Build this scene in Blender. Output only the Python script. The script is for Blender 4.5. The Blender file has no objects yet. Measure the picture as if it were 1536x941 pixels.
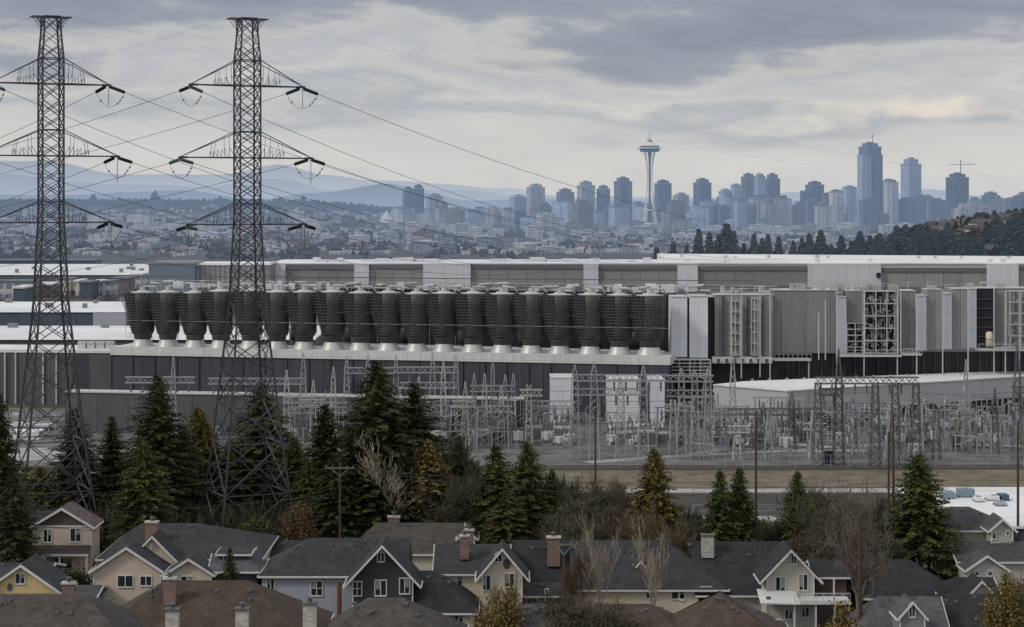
import bpy, math, random
from mathutils import Vector, Matrix, noise
R = math.radians
PI = math.pi
random.seed(7)
FO, HC = 3000.0, 46.0            # focal length in photo pixels, eye height above the plain
def PX(px, Y): return (px-768.0)*Y/FO
def PZ(py, Y): return HC-(py-300.0)*Y/FO
def YG(py, z=0.0): return (HC-z)*FO/(py-300.0)
scene = bpy.context.scene
C = scene.collection
def sm(a, b, x):
    t = max(0.0, min(1.0, (x-a)/(b-a))); return t*t*(3-2*t)
def lin(r, g, b):
    f = lambda c: (c/255)/12.92 if c <= 10 else ((c/255+.055)/1.055)**2.4
    return (f(r), f(g), f(b), 1)

# ------------------------------------------------------------------ mesh builder
class MB:
    def __init__(s): s.v = []; s.f = []; s.mk = []
    def mark(s): s.mk.append((len(s.v), len(s.f))); return s
    def add(s, vs, fs):
        n = len(s.v); s.v.extend(vs); s.f.extend([tuple(i+n for i in f) for f in fs]); return s
    def box(s, x0, x1, y0, y1, z0, z1):
        return s.add([(x0,y0,z0),(x1,y0,z0),(x1,y1,z0),(x0,y1,z0),(x0,y0,z1),(x1,y0,z1),(x1,y1,z1),(x0,y1,z1)],
                     [(0,3,2,1),(4,5,6,7),(0,1,5,4),(1,2,6,5),(2,3,7,6),(3,0,4,7)])
    def bar(s, p, q, r, n=4, r2=None, caps=False):
        p = Vector(p); q = Vector(q); d = q-p
        if d.length < 1e-6: return s
        d.normalize()
        u = d.cross(Vector((0,0,1)) if abs(d.z) < .9 else Vector((0,1,0))).normalized(); w = d.cross(u)
        r2 = r if r2 is None else r2
        a = [(2*PI*(i+.5)/n) for i in range(n)]
        vs = [tuple(p+(u*math.cos(t)+w*math.sin(t))*r) for t in a]+[tuple(q+(u*math.cos(t)+w*math.sin(t))*r2) for t in a]
        fs = [(i,(i+1)%n,n+(i+1)%n,n+i) for i in range(n)]
        if caps: fs += [tuple(range(n-1,-1,-1)), tuple(range(n,2*n))]
        return s.add(vs, fs)
    def path(s, pts, r, n=4):
        for a, b in zip(pts[:-1], pts[1:]): s.bar(a, b, r, n)
        return s
    def beam(s, p, q, w, h):
        p = Vector(p); q = Vector(q); d = q-p
        u = Vector((-d.y, d.x, 0))
        u = u.normalized()*(w/2) if u.length > 1e-5 else Vector((w/2,0,0))
        z = Vector((0,0,h/2))
        vs = [tuple(c) for c in (p-u-z, p+u-z, p+u+z, p-u+z, q-u-z, q+u-z, q+u+z, q-u+z)]
        return s.add(vs, [(0,1,2,3),(7,6,5,4),(0,4,5,1),(1,5,6,2),(2,6,7,3),(3,7,4,0)])
    def lathe(s, prof, n=24, cx=0, cy=0, cap=True):
        vs = []; fs = []
        for (r, z) in prof:
            for i in range(n): vs.append((cx+r*math.cos(2*PI*i/n), cy+r*math.sin(2*PI*i/n), z))
        for k in range(len(prof)-1):
            for i in range(n):
                j = (i+1) % n; fs.append((k*n+i, k*n+j, (k+1)*n+j, (k+1)*n+i))
        if cap: fs += [tuple(range(n-1,-1,-1)), tuple((len(prof)-1)*n+i for i in range(n))]
        return s.add(vs, fs)
    def lat(s, p, q, w0, w1, n, rc, rb, faces=4, xb=False, up=None):
        """square lattice member from p to q"""
        p = Vector(p); q = Vector(q); d = (q-p).normalized()
        up = Vector(up) if up else (Vector((0,1,0)) if abs(d.z) > .7 else Vector((0,0,1)))
        a = up.cross(d).normalized(); b = d.cross(a)
        def cor(t, k):
            w = (w0+(w1-w0)*t)/2; sx, sy = ((-1,-1),(1,-1),(1,1),(-1,1))[k % 4]
            return p+(q-p)*t+a*(w*sx)+b*(w*sy)
        for k in range(4): s.bar(cor(0,k), cor(1,k), rc)
        for i in range(n):
            t0, t1 = i/n, (i+1)/n
            for k in range(faces):
                if i % 2: s.bar(cor(t0,k), cor(t1,k+1), rb, 3)
                else: s.bar(cor(t0,k+1), cor(t1,k), rb, 3)
                if xb:
                    if i % 2: s.bar(cor(t0,k+1), cor(t1,k), rb, 3)
                    else: s.bar(cor(t0,k), cor(t1,k+1), rb, 3)
        return s
    def poly(s, vs): return s.add(vs, [tuple(range(len(vs)))])
    def build(s, name, mat, parent=None, org=None, smooth=False, loc=None):
        if not s.v: return None
        o3 = org if org is not None else (ORG.get(parent.name, (0,0,0)) if parent else (loc or (0,0,0)))
        me = bpy.data.meshes.new(name)
        me.from_pydata([(a-o3[0], b-o3[1], c-o3[2]) for (a,b,c) in s.v], [], s.f)
        me.materials.append(mat)
        if smooth:
            for p in me.polygons: p.use_smooth = True
        me.update()
        o = bpy.data.objects.new(name, me); C.objects.link(o)
        if parent: o.parent = parent; ORG[o.name] = ORG.get(parent.name, (0,0,0))
        elif loc: o.location = loc; ORG[o.name] = tuple(loc)
        return o
def build_each(b, name, mat, parent, org=None, cap=95):
    """one object per marked piece"""
    mk = b.mk+[(len(b.v), len(b.f))]
    for (a, c) in list(zip(mk[:-1], mk[1:]))[:cap]:
        if c[0] == a[0]: continue
        p = MB(); p.v = b.v[a[0]:c[0]]; p.f = [tuple(i-a[0] for i in f) for f in b.f[a[1]:c[1]]]; p.build(name, mat, parent, org=org)
    if len(mk)-1 > cap:
        a = mk[cap]; p = MB(); p.v = b.v[a[0]:]; p.f = [tuple(i-a[0] for i in f) for f in b.f[a[1]:]]; p.build(name, mat, parent, org=org)['kind'] = 'stuff'
ORG = {}
def tag(o, label, cat, group=None, kind=None):
    o['label'] = label; o['category'] = cat
    if group: o['group'] = group
    if kind: o['kind'] = kind
    return o
def thing(name, label, cat, loc=(0,0,0), group=None, rz=0, local=False):
    o = bpy.data.objects.new(name, None); C.objects.link(o); o.location = loc; o.rotation_euler = (0,0,rz)
    o.empty_display_size = .5
    ORG[o.name] = (0,0,0) if local else tuple(loc)
    return tag(o, label, cat, group)
def struct(o): o['kind'] = 'structure'; return o
def dup(root, loc, rz=0, sc=1, label=None, group=None):
    def cp(o, par):
        c = o.copy(); C.objects.link(c); c.parent = par
        for ch in KIDS.get(o.name, []): cp(ch, c)
        return c
    if root.name not in KIDS: scan(root)
    c = cp(root, None); c.location = loc; c.rotation_euler = (0,0,rz)
    c.scale = (sc,sc,sc) if not isinstance(sc, tuple) else sc
    if label: c['label'] = label
    if group: c['group'] = group
    return c
KIDS = {}
def scan(o):
    KIDS[o.name] = [x for x in list(C.objects) if x.parent is o]
    for k in KIDS[o.name]: scan(k)
ORDN = ['first','second','third','fourth','fifth','sixth','seventh','eighth','ninth','tenth','eleventh','twelfth','thirteenth',
        'fourteenth','fifteenth','sixteenth','seventeenth','eighteenth','nineteenth','twentieth','twenty-first','twenty-second',
        'twenty-third','twenty-fourth','twenty-fifth','twenty-sixth','twenty-seventh','twenty-eighth','twenty-ninth','thirtieth',
        'thirty-first','thirty-second','thirty-third','thirty-fourth','thirty-fifth','thirty-sixth','thirty-seventh','thirty-eighth',
        'thirty-ninth','fortieth','forty-first','forty-second','forty-third','forty-fourth','forty-fifth']

# ------------------------------------------------------------------ materials
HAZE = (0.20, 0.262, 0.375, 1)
def N(nt, t, **kw):
    n = nt.nodes.new(t)
    for k, v in kw.items(): setattr(n, k, v)
    return n
def math_(nt, op, a, b=None, c=None, clamp=False):
    n = nt.nodes.new('ShaderNodeMath'); n.operation = op; n.use_clamp = clamp
    for i, x in enumerate((a, b, c)):
        if x is None: continue
        if isinstance(x, (int, float)): n.inputs[i].default_value = x
        else: nt.links.new(x, n.inputs[i])
    return n.outputs[0]
def mixc(nt, fac, a, b, blend='MIX'):
    n = nt.nodes.new('ShaderNodeMix'); n.data_type = 'RGBA'; n.blend_type = blend
    for s, x in ((n.inputs[0], fac), (n.inputs[6], a), (n.inputs[7], b)):
        if isinstance(x, (int, float)): s.default_value = x
        elif isinstance(x, (tuple, list)): s.default_value = tuple(x) if len(x) == 4 else (*x, 1)
        else: nt.links.new(x, s)
    return n.outputs[2]
def nz(nt, vec, scale, detail=3, rough=.55):
    n = N(nt, 'ShaderNodeTexNoise'); n.inputs['Scale'].default_value = scale
    n.inputs['Detail'].default_value = detail; n.inputs['Roughness'].default_value = rough
    nt.links.new(vec, n.inputs['Vector']); return n.outputs['Fac']
def mapping(nt, vec, sc):
    n = N(nt, 'ShaderNodeMapping'); n.inputs['Scale'].default_value = sc; nt.links.new(vec, n.inputs['Vector']); return n.outputs[0]
def ramp(nt, fac, stops):
    n = N(nt, 'ShaderNodeValToRGB'); e = n.color_ramp.elements
    while len(e) > 1: e.remove(e[-1])
    e[0].position = stops[0][0]; e[0].color = stops[0][1]
    for p, c in stops[1:]:
        x = e.new(p); x.color = c
    nt.links.new(fac, n.inputs[0]); return n.outputs[0]
def haze_out(nt, shader, out, k=1.0):  # distance haze painted into the material: glow mixed over the surface by world depth
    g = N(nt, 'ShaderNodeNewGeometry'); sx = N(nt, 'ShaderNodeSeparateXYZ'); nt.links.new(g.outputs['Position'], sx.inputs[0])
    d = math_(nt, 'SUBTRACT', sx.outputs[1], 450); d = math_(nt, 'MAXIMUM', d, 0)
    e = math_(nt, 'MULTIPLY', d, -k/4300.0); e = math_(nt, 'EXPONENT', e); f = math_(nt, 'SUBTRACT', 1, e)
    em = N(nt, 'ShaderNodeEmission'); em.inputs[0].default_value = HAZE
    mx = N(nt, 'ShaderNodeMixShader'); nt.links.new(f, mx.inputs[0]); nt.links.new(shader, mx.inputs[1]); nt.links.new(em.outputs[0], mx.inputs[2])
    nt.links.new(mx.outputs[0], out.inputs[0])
def mat(name, col, rough=.8, var=.18, vs=.25, metal=0.0, haze=0, kind=None, p=1.0, streak=0, bump=0, spec=.3, col2=None, island=0, fine=0, oiv=.08):
    """col albedo; var large noise variation; kind: siding/ribs/shingle/panel/brick/wins"""
    m = bpy.data.materials.new(name); m.use_nodes = True; nt = m.node_tree; nt.nodes.clear()
    out = N(nt, 'ShaderNodeOutputMaterial'); b = N(nt, 'ShaderNodeBsdfPrincipled')
    b.inputs['Roughness'].default_value = rough; b.inputs['Metallic'].default_value = metal
    b.inputs['Specular IOR Level'].default_value = spec
    tc = N(nt, 'ShaderNodeTexCoord'); ob = tc.outputs['Object']
    sx = N(nt, 'ShaderNodeSeparateXYZ'); nt.links.new(ob, sx.inputs[0])
    x, y, z = sx.outputs
    c = tuple(col) if len(col) == 4 else (*col, 1)
    n1 = nz(nt, ob, vs, 4)
    n2 = nz(nt, ob, vs*9, 3)
    v = math_(nt, 'ADD', math_(nt, 'MULTIPLY', math_(nt, 'SUBTRACT', n1, .5), 2*var), math_(nt, 'MULTIPLY', math_(nt, 'SUBTRACT', n2, .5), var*1.2))
    if streak:
        n3 = nz(nt, mapping(nt, ob, (1.3,1.3,.06)), 1.2, 4)
        v = math_(nt, 'ADD', v, math_(nt, 'MULTIPLY', math_(nt, 'SUBTRACT', n3, .55), streak))
    if fine:
        v = math_(nt, 'ADD', v, math_(nt, 'MULTIPLY', math_(nt, 'SUBTRACT', nz(nt, ob, 9, 2), .5), fine))
    u = math_(nt, 'ADD', x, math_(nt, 'MULTIPLY', y, 1.0))
    hgt = None
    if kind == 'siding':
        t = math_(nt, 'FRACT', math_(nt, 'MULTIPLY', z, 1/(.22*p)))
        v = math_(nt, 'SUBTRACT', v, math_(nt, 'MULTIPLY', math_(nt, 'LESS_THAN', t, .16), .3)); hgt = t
    elif kind == 'ribs':
        t = math_(nt, 'FRACT', math_(nt, 'MULTIPLY', u, 1/(.45*p)))
        v = math_(nt, 'SUBTRACT', v, math_(nt, 'MULTIPLY', math_(nt, 'LESS_THAN', t, .3), .18))
        t2 = math_(nt, 'FRACT', math_(nt, 'MULTIPLY', u, 1/(5.3*p)))
        v = math_(nt, 'SUBTRACT', v, math_(nt, 'MULTIPLY', math_(nt, 'LESS_THAN', t2, .035), .35)); hgt = t
        fl = math_(nt, 'FLOOR', math_(nt, 'MULTIPLY', u, 1/(5.3*p)))
        wn = N(nt, 'ShaderNodeTexWhiteNoise'); wn.noise_dimensions = '1D'; nt.links.new(fl, wn.inputs['W'])
        v = math_(nt, 'ADD', v, math_(nt, 'MULTIPLY', math_(nt, 'SUBTRACT', wn.outputs[0], .5), .16))
    elif kind == 'panel':
        t = math_(nt, 'FRACT', math_(nt, 'MULTIPLY', u, 1/(3.2*p))); tz = math_(nt, 'FRACT', math_(nt, 'MULTIPLY', z, 1/(3.9*p)))
        l = math_(nt, 'MAXIMUM', math_(nt, 'LESS_THAN', t, .03), math_(nt, 'LESS_THAN', tz, .025))
        v = math_(nt, 'SUBTRACT', v, math_(nt, 'MULTIPLY', l, .25))
    elif kind == 'hoops':
        t = math_(nt, 'FRACT', math_(nt, 'MULTIPLY', z, 1/(.42*p)))
        v = math_(nt, 'ADD', v, math_(nt, 'MULTIPLY', math_(nt, 'LESS_THAN', t, .3), .5)); hgt = t
    elif kind == 'shingle':
        br = N(nt, 'ShaderNodeTexBrick'); br.inputs['Scale'].default_value = 1.0
        br.inputs['Brick Width'].default_value = .5*p; br.inputs['Row Height'].default_value = .22*p; br.inputs['Mortar Size'].default_value = .02
        br.inputs['Color1'].default_value = (.2,.2,.2,1); br.inputs['Color2'].default_value = (.8,.8,.8,1); br.inputs['Mortar'].default_value = (0,0,0,1)
        br.offset_frequency = 2
        cb = N(nt, 'ShaderNodeCombineXYZ'); nt.links.new(math_(nt, 'ADD', x, math_(nt, 'MULTIPLY', y, .37)), cb.inputs[0])
        nt.links.new(math_(nt, 'MULTIPLY', z, 1.9), cb.inputs[1]); nt.links.new(cb.outputs[0], br.inputs['Vector'])
        v = math_(nt, 'ADD', v, math_(nt, 'MULTIPLY', math_(nt, 'SUBTRACT', br.outputs['Color'], .5), .55))
    elif kind == 'brick':
        br = N(nt, 'ShaderNodeTexBrick'); br.inputs['Scale'].default_value = 1.0
        br.inputs['Brick Width'].default_value = .35*p; br.inputs['Row Height'].default_value = .16*p; br.inputs['Mortar Size'].default_value = .02
        br.inputs['Color1'].default_value = (.1,.1,.1,1); br.inputs['Color2'].default_value = (.9,.9,.9,1); br.inputs['Mortar'].default_value = (.5,.5,.5,1)
        cb = N(nt, 'ShaderNodeCombineXYZ'); nt.links.new(u, cb.inputs[0]); nt.links.new(z, cb.inputs[1]); nt.links.new(cb.outputs[0], br.inputs['Vector'])
        v = math_(nt, 'ADD', v, math_(nt, 'MULTIPLY', math_(nt, 'SUBTRACT', br.outputs['Color'], .5), .6))
    if island:
        g = N(nt, 'ShaderNodeNewGeometry')
        v = math_(nt, 'ADD', v, math_(nt, 'MULTIPLY', math_(nt, 'SUBTRACT', g.outputs['Random Per Island'], .5), island))
    oi = N(nt, 'ShaderNodeObjectInfo')
    v = math_(nt, 'ADD', v, math_(nt, 'MULTIPLY', math_(nt, 'SUBTRACT', oi.outputs['Random'], .5), oiv))
    v = math_(nt, 'MAXIMUM', math_(nt, 'ADD', v, 1), .1)
    base = c
    if col2 is not None:
        f = ramp(nt, nz(nt, ob, vs*2.2, 4), [(.4,(0,0,0,1)),(.62,(1,1,1,1))])
        base = mixc(nt, f, c, tuple(col2) if len(col2) == 4 else (*col2, 1))
    if kind == 'wins':   # facade with floors and window columns; col = wall, col2-> glass
        pass
    vm = N(nt, 'ShaderNodeVectorMath'); vm.operation = 'SCALE'
    if isinstance(base, tuple): vm.inputs[0].default_value = base[:3]
    else: nt.links.new(base, vm.inputs[0])
    nt.links.new(v, vm.inputs['Scale']); nt.links.new(vm.outputs[0], b.inputs['Base Color'])
    if bump:
        bp = N(nt, 'ShaderNodeBump'); bp.inputs['Strength'].default_value = .6; bp.inputs['Distance'].default_value = bump
        nt.links.new(hgt if hgt is not None else n2, bp.inputs['Height']); nt.links.new(bp.outputs[0], b.inputs['Normal'])
    if haze: haze_out(nt, b.outputs[0], out, haze)
    else: nt.links.new(b.outputs[0], out.inputs[0])
    return m
def facade(name, wall, glass, fh=3.4, bw=3.0, gv=.6, gh=.7, rough=.35, haze=1.0, tint=.12):
    """far or near building wall with storeys of glazing, in metres of object space"""
    m = bpy.data.materials.new(name); m.use_nodes = True; nt = m.node_tree; nt.nodes.clear()
    out = N(nt, 'ShaderNodeOutputMaterial'); b = N(nt, 'ShaderNodeBsdfPrincipled')
    tc = N(nt, 'ShaderNodeTexCoord'); sx = N(nt, 'ShaderNodeSeparateXYZ'); nt.links.new(tc.outputs['Object'], sx.inputs[0])
    x, y, z = sx.outputs
    u = math_(nt, 'ADD', math_(nt, 'ADD', x, y), 500)
    tz = math_(nt, 'FRACT', math_(nt, 'MULTIPLY', z, 1/fh)); tu = math_(nt, 'FRACT', math_(nt, 'MULTIPLY', u, 1/bw))
    w = math_(nt, 'MULTIPLY', math_(nt, 'LESS_THAN', tz, gv), math_(nt, 'LESS_THAN', tu, gh))
    cx = N(nt, 'ShaderNodeCombineXYZ')
    nt.links.new(math_(nt, 'FLOOR', math_(nt, 'MULTIPLY', z, 1/fh)), cx.inputs[0]); nt.links.new(math_(nt, 'FLOOR', math_(nt, 'MULTIPLY', u, 1/bw)), cx.inputs[1])
    wn = N(nt, 'ShaderNodeTexWhiteNoise'); wn.noise_dimensions = '2D'; nt.links.new(cx.outputs[0], wn.inputs['Vector'])
    g2 = tuple(min(1, c*2.6+.03) for c in glass[:3])
    gc = mixc(nt, math_(nt, 'MULTIPLY', wn.outputs['Value'], .55), (*glass[:3],1), (*g2,1))
    # vertical bays: shade of recessed balconies painted as darker strips on the flat wall
    bay = math_(nt, 'LESS_THAN', math_(nt, 'FRACT', math_(nt, 'MULTIPLY', u, 1/(bw*3.7))), .22)
    wc = mixc(nt, math_(nt, 'MULTIPLY', bay, .5), (*wall[:3],1), (*[c*.45 for c in wall[:3]],1))
    c = mixc(nt, w, wc, gc)
    oi = N(nt, 'ShaderNodeObjectInfo')
    big = nz(nt, tc.outputs['Object'], .03, 3)
    v = math_(nt, 'ADD', math_(nt, 'MULTIPLY', math_(nt, 'SUBTRACT', oi.outputs['Random'], .5), tint*2), math_(nt, 'ADD', 1, math_(nt, 'MULTIPLY', math_(nt, 'SUBTRACT', big, .5), .5)))
    vm = N(nt, 'ShaderNodeVectorMath'); vm.operation = 'SCALE'; nt.links.new(c, vm.inputs[0]); nt.links.new(v, vm.inputs['Scale'])
    nt.links.new(vm.outputs[0], b.inputs['Base Color'])
    nt.links.new(math_(nt, 'SUBTRACT', .8, math_(nt, 'MULTIPLY', w, .8-rough)), b.inputs['Roughness'])
    if haze: haze_out(nt, b.outputs[0], out, haze)
    else: nt.links.new(b.outputs[0], out.inputs[0])
    return m

# ------------------------------------------------------------------ camera, world, sun
cam = bpy.data.cameras.new('camera'); co = bpy.data.objects.new('camera', cam); C.objects.link(co)
co.location = (0,0,HC); co.rotation_euler = (R(90),0,0)
cam.sensor_width = 36; cam.lens = 36*FO/1536; cam.shift_y = -(470.5-300)/1536
cam.clip_start = 1; cam.clip_end = 90000
scene.camera = co
scene.view_settings.view_transform = 'Standard'
scene.view_settings.look = 'None'; scene.view_settings.exposure = 0
SUN_EL, SUN_AZ = R(40), R(-118)     # azimuth from +Y towards +X ; sun stands to the left, behind the viewer
w = bpy.data.worlds.new('World'); scene.world = w; w.use_nodes = True
nt = w.node_tree; nt.nodes.clear()
out = N(nt, 'ShaderNodeOutputWorld'); bg = N(nt, 'ShaderNodeBackground')
sky = N(nt, 'ShaderNodeTexSky'); sky.sky_type = 'NISHITA'; sky.sun_disc = False; sky.sun_elevation = SUN_EL; sky.sun_rotation = SUN_AZ
sk = N(nt, 'ShaderNodeVectorMath'); sk.operation = 'SCALE'; nt.links.new(sky.outputs[0], sk.inputs[0]); sk.inputs['Scale'].default_value = .09
tc = N(nt, 'ShaderNodeTexCoord'); nrm = N(nt, 'ShaderNodeVectorMath'); nrm.operation = 'NORMALIZE'; nt.links.new(tc.outputs['Generated'], nrm.inputs[0])
sx = N(nt, 'ShaderNodeSeparateXYZ'); nt.links.new(nrm.outputs[0], sx.inputs[0])
el = sx.outputs[2]
# stretched cloud banks: noise over (azimuth, elevation)
cv = N(nt, 'ShaderNodeCombineXYZ'); nt.links.new(sx.outputs[0], cv.inputs[0]); nt.links.new(sx.outputs[1], cv.inputs[1])
nt.links.new(math_(nt, 'MULTIPLY', el, 5.2), cv.inputs[2])
warp = nz(nt, cv.outputs[0], 5.5, 3, .5)
cv2 = N(nt, 'ShaderNodeCombineXYZ')
nt.links.new(math_(nt, 'ADD', sx.outputs[0], 3.37), cv2.inputs[0]); nt.links.new(sx.outputs[1], cv2.inputs[1])
nt.links.new(math_(nt, 'ADD', math_(nt, 'MULTIPLY', el, 6.5), math_(nt, 'MULTIPLY', sx.outputs[0], .25)), cv2.inputs[2])
n_a = nz(nt, cv2.outputs[0], 4.2, 5, .52)
cv3 = N(nt, 'ShaderNodeCombineXYZ')
nt.links.new(math_(nt, 'ADD', sx.outputs[0], 8.1), cv3.inputs[0]); nt.links.new(sx.outputs[1], cv3.inputs[1]); nt.links.new(math_(nt, 'MULTIPLY', el, 2.8), cv3.inputs[2])
n_b = nz(nt, cv3.outputs[0], 17, 6, .58)
h = math_(nt, 'ADD', el, math_(nt, 'MULTIPLY', math_(nt, 'SUBTRACT', n_a, .5), .12))
h = math_(nt, 'ADD', h, math_(nt, 'MULTIPLY', math_(nt, 'SUBTRACT', n_b, .5), .05))
hn = math_(nt, 'MULTIPLY', h, 1/.2, clamp=True)
cl = ramp(nt, hn, [(0, lin(205,206,206)), (.10, lin(212,210,207)), (.18, lin(203,203,203)), (.235, lin(178,183,190)), (.29, lin(203,202,200)), (.34, lin(184,187,193)),
                   (.38, lin(196,195,195)), (.43, lin(155,160,171)), (.50, lin(139,145,160)), (.58, lin(148,154,167)), (.66, lin(142,149,163)), (.75, lin(165,170,180)), (1.0, lin(212,216,222))])
# warm breaks low on the right
lum = math_(nt, 'MULTIPLY', math_(nt, 'SUBTRACT', n_b, .47), 5, clamp=True)
band = ramp(nt, math_(nt, 'MULTIPLY', el, 10, clamp=True), [(.30,(0,0,0,1)), (.42,(1,1,1,1)), (.50,(1,1,1,1)), (.60,(0,0,0,1))])
side = ramp(nt, math_(nt, 'MULTIPLY', math_(nt, 'ADD', sx.outputs[0], .05), 4, clamp=True), [(0,(.0,.0,.0,1)), (.35,(.15,.15,.15,1)), (1,(1,1,1,1))])
fw = math_(nt, 'MULTIPLY', math_(nt, 'MULTIPLY', lum, band), side)
cl = mixc(nt, math_(nt, 'MULTIPLY', fw, .95), cl, lin(231,220,206))
fine = math_(nt, 'ADD', .88, math_(nt, 'MULTIPLY', n_b, .24))
cs = N(nt, 'ShaderNodeVectorMath'); cs.operation = 'SCALE'; nt.links.new(cl, cs.inputs[0]); nt.links.new(fine, cs.inputs['Scale'])
fin = mixc(nt, .94, sk.outputs[0], cs.outputs[0])
nt.links.new(fin, bg.inputs[0]); bg.inputs[1].default_value = 1.0; nt.links.new(bg.outputs[0], out.inputs[0])
sl = bpy.data.lights.new('sun', 'SUN'); sl.energy = 1.5; sl.angle = R(11); sl.color = (1,.95,.88)
so = bpy.data.objects.new('sun', sl); C.objects.link(so)
sd = Vector((math.sin(SUN_AZ)*math.cos(SUN_EL), math.cos(SUN_AZ)*math.cos(SUN_EL), math.sin(SUN_EL)))
so.rotation_euler = sd.to_track_quat('Z', 'Y').to_euler(); so.location = (-60,-60,120)
# ================================================================== terrain
def hgt(x, y):
    z = 0.0
    z -= 3.0*(1-sm(245, 272, y))
    if y < 246: z -= (246-y)*.03
    px = 768+FO*x/max(y, 50)
    # hill behind the works on the right
    z += 37*sm(930, 1560, px)*sm(600, 790, y)*(1-sm(900, 1500, y))
    # the plain falls towards the city, wooded ridges behind it
    z -= 14*sm(1500, 3000, y)*sm(380, 760, px)
    ridge = 31*(1-sm(430, 760, px))+34*sm(1150, 1500, px)
    ridge += 3*noise.noise(Vector((x*.002, y*.0008, 3)))
    z += ridge*sm(2900, 5200, y)*(1-sm(5600, 7500, y)) + 12*sm(4600, 5600, y)*(1-sm(5600, 7500, y))*sm(500,760,px)
    if y > 1300: z += 1.5*noise.noise(Vector((x*.006, y*.004, 1)))
    return z
mb = MB()
ys = [60]
while ys[-1] < 60000: ys.append(ys[-1]+max(4, ys[-1]*.022))
nx = 130
for y in ys:
    for i in range(nx+1):
        x = (i/nx*2-1)*y*.62
        mb.v.append((x, y, hgt(x, y)))
for j in range(len(ys)-1):
    for i in range(nx):
        a = j*(nx+1)+i; mb.f.append((a, a+1, a+nx+2, a+nx+1))
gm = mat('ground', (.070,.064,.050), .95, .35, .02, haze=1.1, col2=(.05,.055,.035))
struct(mb.build('ground', gm, smooth=True))
def sheet(name, pts, m, z=None, lift=.012):
    """flat sheet over the ground from (px, py) corners on the plain"""
    vs = []
    for (px, py) in pts:
        Y = YG(py, 0); vs.append((PX(px, Y), Y, lift))
    b = MB(); b.poly(vs); return struct(b.build(name, m))
M = {}
M['gravel'] = mat('gravel', (.165,.16,.15), .95, .4, .09, fine=.4, col2=(.10,.098,.088))
M['asphalt'] = mat('asphalt', (.06,.06,.062), .9, .3, .15)
M['concrete'] = mat('concrete', (.36,.35,.34), .9, .35, .2, fine=.3)
M['tan'] = mat('dry_grass', (.19,.15,.105), .95, .5, .12, col2=(.115,.10,.068), fine=.5)
M['scrub'] = mat('ditch_scrub', (.055,.05,.038), .95, .5, .4, fine=.5)
M['soil'] = mat('bare_soil', (.080,.068,.06), .95, .5, .25, fine=.5, col2=(.05,.042,.038))
sheet('yard_gravel', [(-300,700),(1900,700),(1900,612),(-300,612)], M['gravel'], lift=.012)
sheet('grass_strip', [(-300,736),(1900,729),(1900,703),(-300,705)], M['tan'], lift=.012)
sheet('lane', [(600,740),(1900,738),(1900,731.5),(600,734)], M['concrete'], lift=.02)
sheet('soil_strip', [(600,772),(1900,768),(1900,740.5),(600,742.5)], M['soil'], lift=.012)
sheet('parking_lot', [(1030,800),(1330,800),(1330,773),(1030,776)], M['concrete'], lift=.02)
def ribbon(name, pts, w, m, lift):
    """a curved yard road laid on the gravel"""
    P = []
    for (px, py) in pts: Y = YG(py); P.append(Vector((PX(px,Y), Y, lift)))
    Q = []
    for i in range(len(P)-1):
        for k in range(8):
            t = k/8; a = P[max(i-1,0)]; b_ = P[i]; c = P[i+1]; d = P[min(i+2,len(P)-1)]
            Q.append(.5*((2*b_)+(c-a)*t+(2*a-5*b_+4*c-d)*t*t+(3*b_-a-3*c+d)*t**3))
    Q.append(P[-1])
    b = MB(); L = []; Rr = []
    for i, q in enumerate(Q):
        d = (Q[min(i+1,len(Q)-1)]-Q[max(i-1,0)]).normalized(); n = Vector((-d.y,d.x,0))*w/2
        L.append(tuple(q+n)); Rr.append(tuple(q-n))
    n = len(Q); b.add(L+Rr, [(i, n+i, n+i+1, i+1) for i in range(n-1)])
    return struct(b.build(name, m))
ribbon('yard_road', [(880,694),(960,688),(1060,682),(1180,678),(1300,676)], 3.2, M['concrete'], .03)
ribbon('yard_road', [(1040,682),(1150,664),(1250,671),(1380,664),(1480,668),(1640,674)], 3.0, M['concrete'], .03)
ribbon('yard_path', [(1020,664),(1120,668),(1200,660),(1280,664)], 1.4, M['concrete'], .035)
ribbon('yard_kerb', [(1120,678),(1180,676),(1240,672)], .8, mat('kerb_white', (.7,.7,.68)), .05)
ribbon('yard_road', [(900,650),(1010,656),(1120,652)], 2.2, M['asphalt'], .03)
ribbon('drain_strip', [(560,703),(900,702),(1250,702),(1700,700)], 6.5, M['scrub'], .025)
sheet('yard_apron', [(-200,695),(130,692),(130,672),(-200,672)], M['concrete'], lift=.02)

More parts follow.
